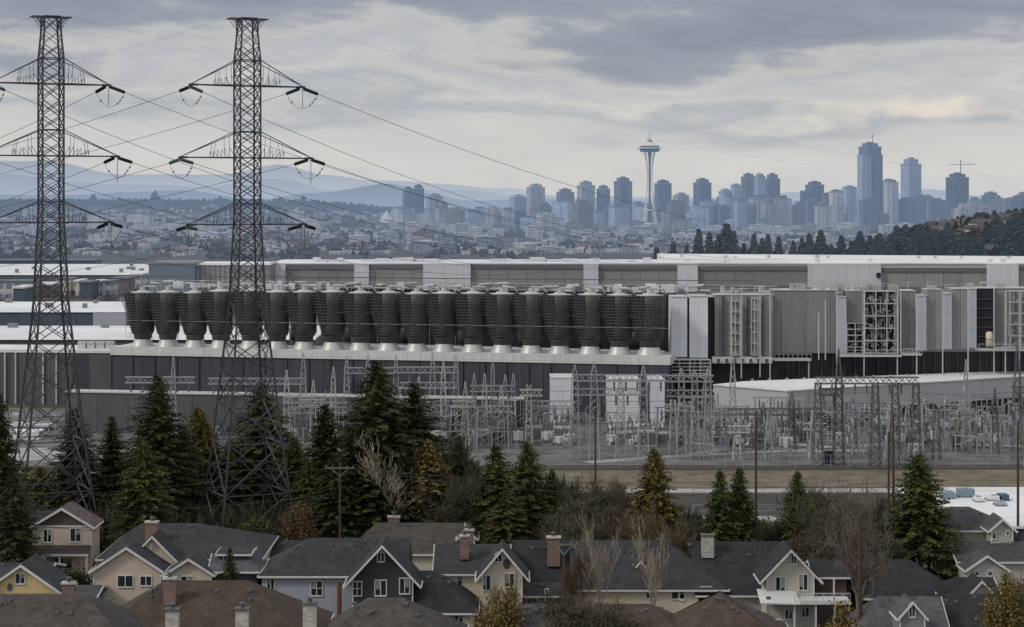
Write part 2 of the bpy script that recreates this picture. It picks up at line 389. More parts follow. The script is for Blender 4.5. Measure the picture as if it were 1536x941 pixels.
# mountains, three ranges
def range_(name, Y, pts, col, seed, amp):
    b = MB(); n = 160; xs0, xs1 = -900, 2500
    top = []
    for i in range(n+1):
        px = xs0+(xs1-xs0)*i/n
        for (a, b2) in zip(pts[:-1], pts[1:]):
            if a[0] <= px <= b2[0]:
                t = (px-a[0])/(b2[0]-a[0]); t = t*t*(3-2*t); py = a[1]+(b2[1]-a[1])*t
        py += amp*noise.fractal(Vector((px*.012, seed, 0)), .9, 2.1, 5)
        top.append((px, py))
    for k, (f, dy) in enumerate(((0,0),(.35,.04),(.7,.1),(1,.2))):
        for (px, py) in top:
            Yk = Y*(1-dy); zt = PZ(py, Y); zz = zt*(1-f)-30*f
            zz += zt*.10*noise.noise(Vector((px*.02, k*3.1, seed)))*(1 if 0 < k < 3 else 0)
            b.v.append((PX(px, Y), Yk, zz))
    for k in range(3):
        for i in range(n):
            a = k*(n+1)+i; b.f.append((a, a+n+1, a+n+2, a+1))
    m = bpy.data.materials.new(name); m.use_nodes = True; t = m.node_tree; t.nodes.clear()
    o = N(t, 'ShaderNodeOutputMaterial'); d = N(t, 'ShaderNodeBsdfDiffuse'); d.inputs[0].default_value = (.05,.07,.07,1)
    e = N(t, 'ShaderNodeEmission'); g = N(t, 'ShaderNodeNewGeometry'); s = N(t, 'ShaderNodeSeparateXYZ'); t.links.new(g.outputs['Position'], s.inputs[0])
    r = ramp(t, math_(t, 'MULTIPLY', s.outputs[2], 1/max(60, Y*.018), clamp=True), [(0, lin(*[min(255, c+22) for c in col])), (1, lin(*col))])  # haze of the range painted as emission colour, paler towards the foot
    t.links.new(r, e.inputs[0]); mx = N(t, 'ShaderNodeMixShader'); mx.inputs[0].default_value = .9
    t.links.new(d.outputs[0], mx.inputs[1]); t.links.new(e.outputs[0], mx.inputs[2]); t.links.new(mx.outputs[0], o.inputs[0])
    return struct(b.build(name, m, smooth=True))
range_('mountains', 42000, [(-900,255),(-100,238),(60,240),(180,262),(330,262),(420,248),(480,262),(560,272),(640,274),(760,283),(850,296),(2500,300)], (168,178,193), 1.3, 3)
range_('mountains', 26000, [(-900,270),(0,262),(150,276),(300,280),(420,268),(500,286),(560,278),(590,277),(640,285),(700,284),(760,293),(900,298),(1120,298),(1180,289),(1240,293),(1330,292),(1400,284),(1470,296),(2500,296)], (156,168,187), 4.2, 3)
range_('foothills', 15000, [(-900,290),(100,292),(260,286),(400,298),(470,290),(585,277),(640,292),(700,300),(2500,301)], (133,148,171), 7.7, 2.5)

# ================================================================== city
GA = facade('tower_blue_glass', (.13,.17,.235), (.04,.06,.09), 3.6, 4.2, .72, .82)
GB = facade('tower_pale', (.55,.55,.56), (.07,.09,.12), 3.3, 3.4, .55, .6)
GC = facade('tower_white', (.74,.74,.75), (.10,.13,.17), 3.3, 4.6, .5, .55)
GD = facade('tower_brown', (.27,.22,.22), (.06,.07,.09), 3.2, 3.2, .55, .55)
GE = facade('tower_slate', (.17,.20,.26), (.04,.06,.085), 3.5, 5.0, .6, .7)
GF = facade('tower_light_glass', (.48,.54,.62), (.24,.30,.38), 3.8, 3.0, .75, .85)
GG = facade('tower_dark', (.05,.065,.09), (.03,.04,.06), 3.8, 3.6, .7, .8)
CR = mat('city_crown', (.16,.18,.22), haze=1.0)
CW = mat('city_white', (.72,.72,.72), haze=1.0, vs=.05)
TN = {'b':GA,'p':GB,'w':GC,'r':GD,'s':GE,'l':GF,'d':GG}
DESC = {'b':'blue glass','p':'pale grey','w':'white ribbed','r':'brownish','s':'slate grey','l':'light blue glass','d':'dark glass'}
# x0, x1, top, base, depth Y, kinds (left half, right half), crown height px, notes
TW = [(604,620,284,345,4050,'s',3,'left half of the tall twin-faced block beside the white spiral hall'),
 (619,636,282,345,4070,'b',4,'right half of the twin-faced block left of the city'),
 (640,664,294,343,4000,'p',3,'pale ribbed slab just right of the leftmost tower pair'),
 (660,671,305,343,4060,'b',2,'short block stuck to the right of the pale ribbed slab'),
 (727,747,312,352,3700,'p',2,'thin pale block standing low left of the skyline'),
 (753,772,314,352,3720,'w',2,'short white block below the pale towers'),
 (765,790,296,335,4100,'l',3,'stepped block left of the pale crowned tower'),
 (790,817,281,332,4050,'p',4,'pale tower with narrow crown, left in the skyline'),
 (808,846,327,353,3650,'w',1,'wide pale apartment slab in front of the left towers'),
 (835,861,288,338,4100,'r',4,'brownish stepped tower between two pale ones'),
 (866,892,278,330,4120,'p',5,'tall pale tower right of the brownish one'),
 (895,915,283,334,4150,'s',4,'slate tower between two taller ones left of the saucer tower'),
 (921,948,272,338,4080,'s',5,'slate round-topped tower left of the saucer tower'),
 (846,880,326,350,3690,'w',1,'low pale apartments under the brownish tower'),
 (982,1007,275,345,4200,'b',4,'dark blue tower directly right of the saucer tower'),
 (1010,1033,293,345,4150,'p',3,'short tower with stepped top right of the dark blue one'),
 (1040,1067,274,342,4120,'b',5,'blue tower standing alone mid skyline'),
 (1078,1098,287,340,4100,'l',3,'pale blue tower with slanting steps'),
 (1096,1112,278,340,4160,'l',2,'upper step of the pale blue stepped tower'),
 (1112,1133,265,338,4300,'s',4,'slate tower rising behind the wide one'),
 (1131,1148,264,340,4080,'l',3,'light left face of the wide two-toned tower'),
 (1147,1170,268,338,4110,'b',6,'dark right part of the wide two-toned tower'),
 (1176,1192,311,342,3900,'r',2,'small pinkish block left of the stepped tower'),
 (1200,1212,286,345,4050,'b',0,'lower left shoulder of the stepped blue tower'),
 (1208,1236,277,345,4070,'b',4,'stepped dark blue tower with flat crown'),
 (1234,1243,289,345,4050,'b',0,'lower right shoulder of the stepped blue tower'),
 (1244,1265,287,348,3800,'w',2,'white ribbed block left of the tallest tower'),
 (1263,1285,281,345,4100,'l',2,'pale glass block touching the tallest tower'),
 (1286,1307,232,343,3950,'l',0,'light left face of the tallest tower'),
 (1305,1324,232,343,3960,'b',0,'dark right face of the tallest tower'),
 (1288,1322,220,300,3990,'s',5,'narrower crown storeys of the tallest tower'),
 (1324,1341,271,340,4200,'b',2,'dark block behind the white ribbed tower'),
 (1326,1347,273,345,3850,'w',3,'white ribbed tower right of the tallest'),
 (1351,1382,246,342,4150,'l',7,'second tallest tower, pale blue with stepped crown'),
 (1382,1400,295,342,4200,'r',2,'pinkish block right of the second tallest tower'),
 (1398,1413,303,342,4000,'r',2,'lower pinkish block'),
 (1419,1453,266,338,4150,'d',5,'dark tower under construction with crane on its roof'),
 (1431,1458,313,348,3700,'p',2,'pale block in front of the dark tower'),
 (1458,1471,315,348,3720,'r',2,'reddish block at the foot of the dark tower'),
 (1472,1500,293,340,4150,'s',4,'slate block right of the dark tower'),
 (1502,1522,301,342,3900,'w',3,'white block near the right edge'),
 (1525,1545,292,342,4200,'s',3,'slate block cut by the right edge'),
 (528,545,318,338,4500,'s',2,'small slate block on the left hillside'),
 (675,700,322,346,4100,'r',2,'brownish mid-rise between the left towers'),
 (700,724,318,346,4150,'s',2,'slate mid-rise behind the thin pale block'),
 (1058,1078,322,350,3700,'w',1,'white mid-rise right of the lone blue tower'),
 (1088,1120,330,352,3600,'p',1,'wide pale mid-rise under the stepped tower')]
rnd0 = random.Random(4)
CRW = mat('city_parapet', (.3,.32,.36), haze=1.0)
for (x0,x1,yt,yb,Y,k,cr,desc) in TW:
    wd = (x1-x0)*Y/FO; dp = wd*random.uniform(.7,1.0); zb = PZ(yb,Y)-6; zt = PZ(yt,Y); cx = PX((x0+x1)/2,Y)
    ra = R(rnd0.choice((24,30,34,-28)) if k != 'w' else 18); W = wd; ar = .62; wd = 1.06*W/(math.cos(ra)+ar*abs(math.sin(ra))); dp = wd*ar
    t = thing('city_tower', DESC[k]+' city high-rise: '+desc, 'skyscraper', (cx, Y, zb), 'high-rises of the distant city', rz=ra, local=True)
    a = wd/2; d2 = dp/2; ch = wd*.035; H_ = zt-zb; O = (0,0,0)
    outl = [(-a+ch,-d2),(a-ch,-d2),(a,-d2+ch),(a,d2-ch),(a-ch,d2),(-a+ch,d2),(-a,d2-ch),(-a,-d2+ch)]
    b = MB(); b.add([(p[0],p[1],0) for p in outl]+[(p[0],p[1],H_) for p in outl], [(i,(i+1)%8,8+(i+1)%8,8+i) for i in range(8)]+[tuple(range(8,16))])
    b.build('tower_body', TN[k], t, org=O)
    if wd > 18:
        MB().box(-a*.5,-a*.08,-d2-1.4,-d2+1,0,H_-5).build('bay', TN[k], t, org=O); MB().box(a*.3,a*.68,-d2-1.4,-d2+1,0,H_-11).build('bay', TN[k], t, org=O)
    if cr:
        h = cr*Y/FO
        MB().box(-a*.66,a*.66,-d2*.7,d2*.7,H_,H_+h).box(-a*.3,a*.25,-d2*.4,d2*.4,H_+h,H_+h*1.4).build('crown', TN[k] if k != 'w' else CR, t, org=O)
    MB().box(-a-.4,a+.4,-d2-.4,d2+.4,H_-2.2,H_-.8).build('parapet', CRW, t, org=O)
    MB().box(-a*1.2,a*1.2,-d2-8,-d2-1.5,0,14).build('podium', CW if k in 'wp' else CR, t, org=O)
# mid-rise blocks that fill the skyline between the towers
mp = []
for (wd, dp, H_, k, nm) in ((26,18,60,'p','pale'),(22,16,75,'s','slate'),(30,18,48,'w','white'),(24,18,56,'r','brownish'),(26,18,68,'l','pale blue')):
    t = thing('midrise_block', nm+' mid-rise block filling the skyline between the taller towers', 'mid-rise', (0,0,-90), 'mid-rise blocks of the distant city', local=True); O = (0,0,0)
    MB().box(-wd/2,wd/2,-dp/2,dp/2,-10,H_).box(-wd*.3,wd*.05,-dp/2-1.5,-dp/2+1,-10,H_-7).build('block_body', TN[k], t, org=O)
    MB().box(-wd*.3,wd*.25,-dp*.3,dp*.3,H_,H_+5).build('roof_plant', CR, t, org=O); MB().box(-wd/2-.5,wd/2+.5,-dp/2-.5,dp/2+.5,H_-2,H_-.9).build('parapet', CRW, t, org=O); mp.append(t)
ms_ = set(); qm = random.Random(31)
for i in range(165):
    px = qm.uniform(600,1560) if i < 155 else qm.uniform(500,700); Y = qm.uniform(3500,4700); k = i % 5; x = PX(px,Y); z = hgt(x,Y); top = (qm.uniform(294,322) if px > 1060 else qm.uniform(302,324) if px > 800 else qm.uniform(312,330)); 
    if 950 < px < 1000 and Y < 4100: continue
    if px < 600: top += 6
    hz = (PZ(top,Y)-z)/(60,75,48,56,68)[k]; wsc = qm.uniform(.7,1.35); rz = R(qm.choice((20,28,-25,12)))
    if k not in ms_: ms_.add(k); mp[k].location = (x,Y,z); mp[k].rotation_euler = (0,0,rz); mp[k].scale = (wsc,wsc,hz); scan(mp[k])
    else: dup(mp[k], (x,Y,z), rz, (wsc,wsc,hz))
# antennas and cranes
ms = mat('crane_steel', (.25,.16,.15), haze=.8)
t = thing('tower_crane', 'thin tower crane on top of the dark unfinished tower', 'crane', (PX(1441,4160),4160,PZ(262,4160)))
MB().bar((PX(1441,4160),4160,PZ(262,4160)),(PX(1441,4160),4160,PZ(240,4160)),1.1).build('mast', ms, t)
MB().bar((PX(1424,4160),4160,PZ(247.5,4160)),(PX(1464,4160),4160,PZ(246.5,4160)),.8).bar((PX(1441,4160),4160,PZ(241,4160)),(PX(1458,4160),4160,PZ(246.5,4160)),.3).build('jib', ms, t)
t = thing('roof_mast', 'slim mast on the roof of the tallest tower', 'mast', (PX(1309,4000),4000,PZ(216,4000)))
MB().bar((PX(1309,4000),4000,PZ(217,4000)),(PX(1309,4000),4000,PZ(202,4000)),.8).build('pole', ms, t)
MB().bar((PX(1303,4000),4000,PZ(207,4000)),(PX(1311,4000),4000,PZ(204,4000)),.5).build('boom', ms, t)

# saucer-topped observation tower
Y = 4000; cx = PX(974.5, Y); S = Y/FO
t = thing('observation_tower', 'tall white three-legged observation tower with a flying saucer top', 'tower', (cx, Y, PZ(349,Y)))
wh = mat('tower_white_steel', (.80,.78,.74), haze=.55); dk = mat('tower_shadow_steel', (.20,.20,.23), haze=.7); gd = mat('saucer_glass', (.05,.06,.08), .3, haze=.8)
gold = mat('saucer_roof', (.78,.70,.58), haze=.5)
def nr(py):      # leg spread radius in px at image row
    pts = [(349,13.5),(335,11.5),(318,9),(300,6.2),(280,4.2),(262,3.6),(248,4.6),(238,6.2),(228,8.6)]
    for (a,ra),(b,rb) in zip(pts[:-1],pts[1:]):
        if b <= py <= a: return ra+(rb-ra)*(a-py)/(a-b)
    return 8.6
rows = [349,342,335,326,318,309,300,290,280,271,262,255,248,243,238,233,228]
for k, a0 in enumerate((R(205), R(325), R(85))):
    b = MB()
    for off in (-.24,.24):
        pts = []
        for py in rows:
            r = nr(py)*S; sp = off*(.35+.65*sm(262,349,py) if py > 262 else .35+.9*(262-py)/34)
            pts.append((cx+r*math.cos(a0+sp), Y+r*math.sin(a0+sp), PZ(py,Y)))
        for p, q in zip(pts[:-1], pts[1:]): b.bar(p, q, 1.35 if k < 2 else 1.2)
    b.build('leg', wh if k != 2 else dk, t)
MB().bar((cx,Y,PZ(349,Y)),(cx,Y,PZ(224,Y)),2.5,6).build('core_shaft', dk, t)
b = MB()
for (py, th) in ((335.5,1.4),(315,1.0)):
    r = nr(py)*S; b.lathe([(r-1,PZ(py,Y)-th),(r+1.2,PZ(py,Y)-th),(r+1.2,PZ(py,Y)+th),(r-1,PZ(py,Y)+th)], 18, cx, Y)
b.build('ring_platform', wh, t)
zz = lambda py: PZ(py, Y)
MB().lathe([(8*S,zz(228.4)),(14.6*S,zz(227.6)),(15*S,zz(224.5)),(14.4*S,zz(223.8))],32,cx,Y).build('lower_deck', gd, t)
MB().lathe([(14*S,zz(224)),(18.8*S,zz(223)),(18.8*S,zz(222.2)),(14.6*S,zz(221.6))],32,cx,Y).build('halo_ring', wh, t)
MB().lathe([(14.4*S,zz(221.6)),(14.2*S,zz(219.4)),(13.6*S,zz(219))],32,cx,Y).build('observation_glass', gd, t)
MB().lathe([(14.9*S,zz(219.2)),(12*S,zz(217.8)),(8*S,zz(216)),(5*S,zz(214)),(4*S,zz(212.4))],32,cx,Y).build('saucer_roof', gold, t)
MB().lathe([(4.6*S,zz(212.4)),(4.4*S,zz(211)),(1.2*S,zz(210)),(.5*S,zz(208)),(.25*S,zz(197))],12,cx,Y).build('spire', dk, t)

# domed arena and white spiral hall
Y = 3900; cx = PX(545, Y); S = Y/FO
t = thing('arena', 'wide round arena with white tented roof left of the city', 'arena', (cx,Y,PZ(356,Y)))
MB().lathe([(31*S,PZ(356,Y)),(31.5*S,PZ(341,Y))],40,cx,Y+30).build('wall', facade('arena_wall',(.5,.5,.52),(.14,.17,.22),5,6,.5,.8), t)
MB().lathe([(33*S,PZ(341.5,Y)),(32*S,PZ(340,Y)),(18*S,PZ(335.5,Y)),(3*S,PZ(331,Y)),(1*S,PZ(331,Y))],40,cx,Y+30).build('roof', CW, t)
Y = 4000; cx = PX(581, Y)
t = thing('spiral_hall', 'white hall with curved spiral roof rising to a point beside the arena', 'hall', (cx,Y,PZ(352,Y)))
MB().box(cx-14,cx+17,Y,Y+20,PZ(354,Y),PZ(336,Y)).build('wall', GC, t)
MB().lathe([(14*S,PZ(338,Y)),(12*S,PZ(330,Y)),(7.5*S,PZ(325,Y)),(4.5*S,PZ(321,Y)),(2*S,PZ(319,Y)),(.4*S,PZ(315,Y))],20,cx-2,Y+14).build('roof', CW, t)
# red brick blocks
RB = facade('red_blocks', (.26,.13,.125), (.10,.07,.08), 4, 5, .45, .5)
for (x0,x1,yt,yb,Y,l) in ((617,662,369,387,2500,'long brick-red block with pale roof low left of the city'),(664,706,371,388,2450,'darker red block touching the long brick-red one'),(700,722,377,390,2400,'small red block right of the two long ones'),(505,560,360,372,2800,'pinkish low block under the arena')):
    t = thing('red_block', l, 'building', (PX((x0+x1)/2,Y),Y,PZ(yb,Y)-3), 'red blocks below the city')
    MB().box(PX(x0,Y),PX(x1,Y),Y,Y+30,PZ(yb,Y)-3,PZ(yt,Y)).build('wall', RB, t)
    MB().box(PX(x0,Y)-1,PX(x1,Y)+1,Y-1,Y+31,PZ(yt,Y),PZ(yt,Y)+1.2).build('roof', CW, t)

# low buildings of the town: prototypes, then copies
LP = []
def low_proto(w, d, h, wm, rm, roofkind, nm, lb):
    t = thing(nm, lb, 'building', (0,0,-50), 'low buildings of the distant town', local=True)
    MB().box(-w/2,w/2,0,d,-8,h).build('wall', wm, t, org=(0,0,0))
    b = MB()
    if roofkind == 'flat': b.box(-w/2-.4,w/2+.4,-.4,d+.4,h,h+.9); b.box(-w*.2,w*.1,d*.3,d*.6,h+.9,h+2.6)
    else:
        r = h+w*.0+3.2
        b.add([(-w/2-.6,-.6,h),(w/2+.6,-.6,h),(w/2+.6,d+.6,h),(-w/2-.6,d+.6,h),(-w/2-.6,d/2,r),(w/2+.6,d/2,r)],[(0,1,5,4),(2,3,4,5),(1,2,5),(3,0,4),(0,3,2,1)])
    b.build('roof', rm, t, org=(0,0,0)); return t
RD = mat('town_roof_dark', (.09,.09,.10), haze=1.0); RR = mat('town_roof_red', (.2,.12,.11), haze=1.0); RL = mat('town_roof_light', (.58,.58,.58), haze=1.0)
F1 = facade('town_pale', (.60,.58,.55), (.13,.15,.18), 3.2, 3.6, .5, .5); F2 = facade('town_grey', (.33,.34,.36), (.08,.1,.13), 3.2, 4, .55, .6)
F3 = facade('town_tan', (.42,.34,.28), (.1,.1,.12), 3.2, 4.4, .5, .5); F4 = facade('town_red', (.28,.16,.14), (.1,.1,.12), 3.2, 4, .5, .5)
protos = [low_proto(16,12,7,F1,RD,'g','town_house','small pale pitched-roof house on the distant slope'),
 low_proto(14,12,6,F3,RR,'g','town_house','small tan house with reddish roof in the distant town'),
 low_proto(30,18,11,F1,RL,'flat','town_block','pale flat-roofed block in the distant town'),
 low_proto(40,20,8,F2,RL,'flat','warehouse','grey shed with light flat roof in the distant town'),
 low_proto(24,16,16,F2,RD,'flat','apartment_block','grey mid-rise with dark roof in the distant town'),
 low_proto(22,16,20,F1,RL,'flat','apartment_block','pale mid-rise with light roof in the distant town'),
 low_proto(28,16,12,F4,RD,'flat','town_block','brick-red block in the distant town'),
 low_proto(18,13,7,F1,RR,'g','town_house','pale house with reddish roof in the distant town')]
rnd = random.Random(11)
def town_spot():
    while True:
        px = rnd.uniform(-40, 1580)
        u = rnd.random(); Y = 1650*(4700/1650)**(u**.85)
        if 1240 < px and Y < 1900: continue
        z = hgt(PX(px,Y), Y)
        py = 300+FO*(HC-z)/Y
        if px < 520 and py < 325 and rnd.random() < .7: continue
        if noise.noise(Vector((px*.013, py*.06, 9))) < -.1 and rnd.random() < .75: continue
        return px, Y, z
used = set()
for i in range(285):
    px, Y, z = town_spot()
    r = rnd.random()
    if 500 < px < 600 and 2900 < Y < 4000: px -= 120
    if px < 560: k = 0 if r < .3 else 7 if r < .4 else 1 if r < .5 else 2 if r < .75 else 3 if r < .85 else 5 if r < .93 else 6
    else: k = 2 if r < .25 else 4 if r < .45 else 5 if r < .68 else 3 if r < .8 else 6 if r < .87 else 0
    sc = rnd.uniform(.8,1.3)*min(1.05, max(.42, (Y/3300)**1.2))
    loc = (PX(px,Y), Y, z); rz = rnd.choice((0,0,.15,-.2,.4))
    if k not in used:
        used.add(k); protos[k].location = loc; protos[k].rotation_euler = (0,0,rz); protos[k].scale = (sc,sc,sc); scan(protos[k])
    else: dup(protos[k], loc, rz, (sc,sc,sc*rnd.uniform(.8,1.3)))
for k in range(8):
    if k not in used: protos[k].location = (PX(300,2500),2500,hgt(PX(300,2500),2500))
b1 = MB(); b2 = MB()
for i in range(2600):
    px, Y, z = town_spot(); x = PX(px,Y); sc = min(1, max(.45, Y/3300)); w_, d_, h_ = rnd.uniform(6,24)*sc, rnd.uniform(8,14)*sc, rnd.uniform(4,8 if Y < 3200 or px < 600 else 17)*sc
    (b1 if rnd.random() < .55 else b2).box(x-w_/2,x+w_/2,Y,Y+d_,z-4,z+h_)
o = b1.build('distant_houses', F1); tag(o, 'mass of tiny pale houses across the distant town', 'houses', kind='stuff')
o = b2.build('distant_houses', F2); tag(o, 'mass of tiny grey houses and sheds across the distant town', 'houses', kind='stuff')
# woods in the town and on the ridge: ragged pointed clumps
TM = mat('distant_foliage', (.035,.045,.035), .95, .4, .01, haze=1.0, island=.9)
TMr = mat('distant_bare_wood', (.085,.065,.062), .95, .4, .01, haze=1.0, island=.8)
def clump(b, x, y, z, r, h, n=6, pointy=True):
    k0 = len(b.v)
    rings = [(0,.75),(.3,1),(.62,.62),(.85,.3)] if pointy else [(0,.7),(.35,1.05),(.7,.85),(.92,.4)]
    for (f, q) in rings:
        for i in range(n):
            a = 2*PI*(i+rnd.random()*.7)/n; rr = r*q*rnd.uniform(.65,1.25)
            b.v.append((x+rr*math.cos(a), y+rr*math.sin(a), z+h*(f+rnd.uniform(-.06,.06))))
    b.v.append((x+rnd.uniform(-.2,.2)*r, y, z+h))
    for k in range(3):
        for i in range(n):
            j = (i+1)%n; b.f.append((k0+k*n+i,k0+k*n+j,k0+(k+1)*n+j,k0+(k+1)*n+i))
    for i in range(n): b.f.append((k0+3*n+i,k0+3*n+(i+1)%n,k0+4*n))
b1 = MB(); b2 = MB()
for i in range(11000):
    px = rnd.uniform(-60,1600); Y = 1550*(5400/1550)**rnd.random()
    if 900 < px and Y < 1800: continue
    z = hgt(PX(px,Y),Y); 
    if noise.noise(Vector((px*.016, Y*.0022, 4))) < -.12: continue
    s = rnd.uniform(.6,1.2)*min(1, max(.5, Y/3300))
    if rnd.random() < .6: clump(b1, PX(px,Y), Y, z-1, 5*s, 11*s, 5)
    else: clump(b2, PX(px,Y), Y, z-1, 6.5*s, 8*s, 5, False)
for i in range(2300):
    px = rnd.uniform(-80,1620); Y = rnd.uniform(4900,5700)
    if 620 < px < 1050 and rnd.random() < .5: continue
    z = hgt(PX(px,Y),Y); s = rnd.uniform(.7,1.35)
    clump(b1, PX(px,Y), Y, z-2, 8*s, 17*s, 5)
for px, s in ((70,1.3),(140,1.9),(232,2.4),(238,1.6),(180,1.4),(420,1.5),(455,1.7),(330,1.6)):
    clump(b1, PX(px,5100), 5100, hgt(PX(px,5100),5100), 8*s, 17*s, 6)
tag(b1.build('distant_woods', TM), 'dark wooded slopes and ridge around the distant town', 'woods', kind='stuff')
tag(b2.build('distant_bare_woods', TMr), 'leafless brownish trees among the distant houses', 'woods', kind='stuff')
# ================================================================== the works
M['dark_wall'] = mat('dark_cladding', (.062,.067,.082), .6, .2, .08, kind='ribs', streak=.6)
M['block_wall'] = mat('block_cladding', (.235,.23,.235), .6, .14, .08, kind='ribs', streak=.5)
M['grey_wall'] = mat('grey_cladding', (.105,.105,.113), .6, .16, .08, kind='ribs', streak=.5)
M['mid_wall'] = mat('mid_cladding', (.30,.295,.29), .6, .14, .08, kind='ribs', streak=.5)
M['beige_wall'] = mat('beige_cladding', (.31,.30,.285), .65, .12, .06, kind='ribs', streak=.4, haze=.5)
M['grey_hi'] = mat('grey_louvre', (.23,.23,.235), .65, .1, .06, kind='ribs', haze=.5)
M['dark_hi'] = mat('dark_band', (.15,.155,.165), .65, .1, .06, haze=.5)
M['white_wall'] = mat('white_panel', (.68,.69,.71), .55, .08, .1, kind='panel', streak=.2)
M['white_hi'] = mat('white_panel_far', (.64,.64,.66), .55, .1, .1, kind='panel', streak=.3, haze=.4)
M['pale_blue'] = mat('pale_blue_panel', (.44,.465,.505), .5, .08, .1, kind='panel', streak=.15)
M['roof_white'] = mat('white_membrane', (.66,.66,.66), .8, .3, .06, streak=.0, fine=.05)
M['roof_far'] = mat('white_membrane_far', (.70,.69,.68), .8, .3, .03, haze=.5)
M['parapet'] = mat('parapet_white', (.60,.59,.57), .7, .16, .1, kind='panel', streak=.5)
M['steel'] = mat('galvanised_steel', (.36,.37,.39), .5, .2, .6, metal=.3)
M['steel_dk'] = mat('weathered_steel', (.12,.125,.135), .55, .2, .6, metal=.3)
M['white_steel'] = mat('white_painted_steel', (.48,.48,.49), .5, .12, .5)
M['pale_metal'] = mat('pale_metal', (.52,.51,.49), .45, .16, .6, metal=.2, streak=.35)
M['cabinet_grey'] = mat('cabinet_grey', (.42,.41,.39), .6, .2, .5, streak=.4)
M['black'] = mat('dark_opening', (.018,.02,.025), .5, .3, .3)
M['core'] = mat('tower_black_lining', (.052,.052,.054), .55, .15, .2, kind='hoops', bump=.05, streak=.5, oiv=.5)
M['liner'] = mat('funnel_lining', (.022,.022,.025), .7, .25, .3, kind='hoops', streak=.6, oiv=.5)
M['cage'] = mat('cage_wire', (.17,.17,.175), .6, .1, .3)
M['glass_blue'] = mat('glass_blue_grey', (.12,.15,.18), .3, .1, .1, kind='panel', p=.9, haze=.5, spec=.5)
def wallbox(b, p0, p1, dep, z0, z1):
    """box whose front runs from p0 to p1 (x,y) and which is dep deep"""
    a = Vector((*p0,0)); c = Vector((*p1,0)); d = (c-a).normalized(); n = Vector((-d.y,d.x,0))*dep
    q = [a, c, c+n, a+n]
    b.add([(v.x,v.y,z0) for v in q]+[(v.x,v.y,z1) for v in q], [(0,3,2,1),(4,5,6,7),(0,1,5,4),(1,2,6,5),(2,3,7,6),(3,0,4,7)])
    return b
def onl(p0, p1, px, off=0):
    """point on line p0-p1 seen at photo column px, moved off metres towards the viewer"""
    k = (px-768)/FO; (x0,y0),(x1,y1) = p0, p1
    t = (x0-k*y0)/((k*(y1-y0))-(x1-x0)); x = x0+(x1-x0)*t; y = y0+(y1-y0)*t
    L = math.hypot(x1-x0,y1-y0); return (x+(y1-y0)/L*off, y-(x1-x0)/L*off)
# lower dark hall with pale parapet
A = (PX(168,448),448); B = (PX(1003,420),420)
hall = thing('machine_hall', 'long dark-clad hall with white parapet carrying the row of black cooling towers', 'building', (A[0],A[1],0))
b = MB(); wallbox(b, A, B, 12, 0, 11.3); b.build('wall', M['dark_wall'], hall)
b = MB(); wallbox(b, (A[0]-.3,A[1]-.3), (B[0]+.3,B[1]-.3), 13, 11.302, 13.1); b.build('parapet', M['parapet'], hall)
b = MB(); 
for px in (470,560,600,650,700,1000): pass
for i in range(24):
    px = 200+i*33; p = onl(A,B,px,.12); b.mark().box(p[0]-.07,p[0]+.07,p[1]-.06,p[1]+.06,0,11.25)
build_each(b, 'downpipe', M['black'], hall)
# backing wall behind the towers
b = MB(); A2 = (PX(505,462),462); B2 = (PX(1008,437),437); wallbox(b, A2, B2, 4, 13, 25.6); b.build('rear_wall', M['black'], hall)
# west wing
W0 = (PX(-60,452),452); W1 = (PX(167,449),449)
wing = thing('west_wing', 'grey ribbed wing with thin white pilasters at the left end of the works', 'building', (W0[0],W0[1],0))
wallbox(MB(), W0, W1, 14, 0, 11.6).build('wall', M['grey_wall'], wing)
wallbox(MB(), (W0[0],W0[1]-.2), (W1[0],W1[1]-.2), 14.6, 11.602, 12.3).build('roof', M['roof_white'], wing)
for px in (8,24,65,85):
    p = onl(W0,W1,px,.25); b = MB(); b.box(p[0]-.16,p[0]+.16,p[1]-.2,p[1]+.2,0,11.5); b.build('pilaster', M['white_steel'], wing)
for px in (108,):
    p = onl(W0,W1,px,.2); MB().box(p[0],p[0]+8.5,p[1]-.15,p[1]+.1,.5,11.2).build('wall_panel', M['dark_wall'], wing)
# roof plant on the wing
t = thing('roof_cabinets', 'row of pale slatted roof units between the left pylon and the first cooling tower', 'roof units', (PX(140,455),455,12.3))
for i in range(4):
    x = PX(118+i*14,454); MB().box(x,x+1.7,453,455,12.35,13.9).build('cabinet', M['parapet'], t)
MB().box(PX(117,452.6),PX(170,452.6),452.4,452.7,13.95,14.1).build('rail', M['white_steel'], t)
# low grey annex in front
A3 = (PX(98,396),396); B3 = (PX(784,380),380)
an = thing('grey_annex', 'plain low grey hall in front of the dark hall, behind the big firs', 'building', (A3[0],A3[1],0))
wallbox(MB(), A3, B3, 4, 0, 7.9).build('wall', M['grey_wall'], an)
wallbox(MB(), (A3[0]-.2,A3[1]-.2), (B3[0]+.2,B3[1]-.2), 4.4, 7.902, 8.15).build('roof_edge', M['pale_metal'], an)
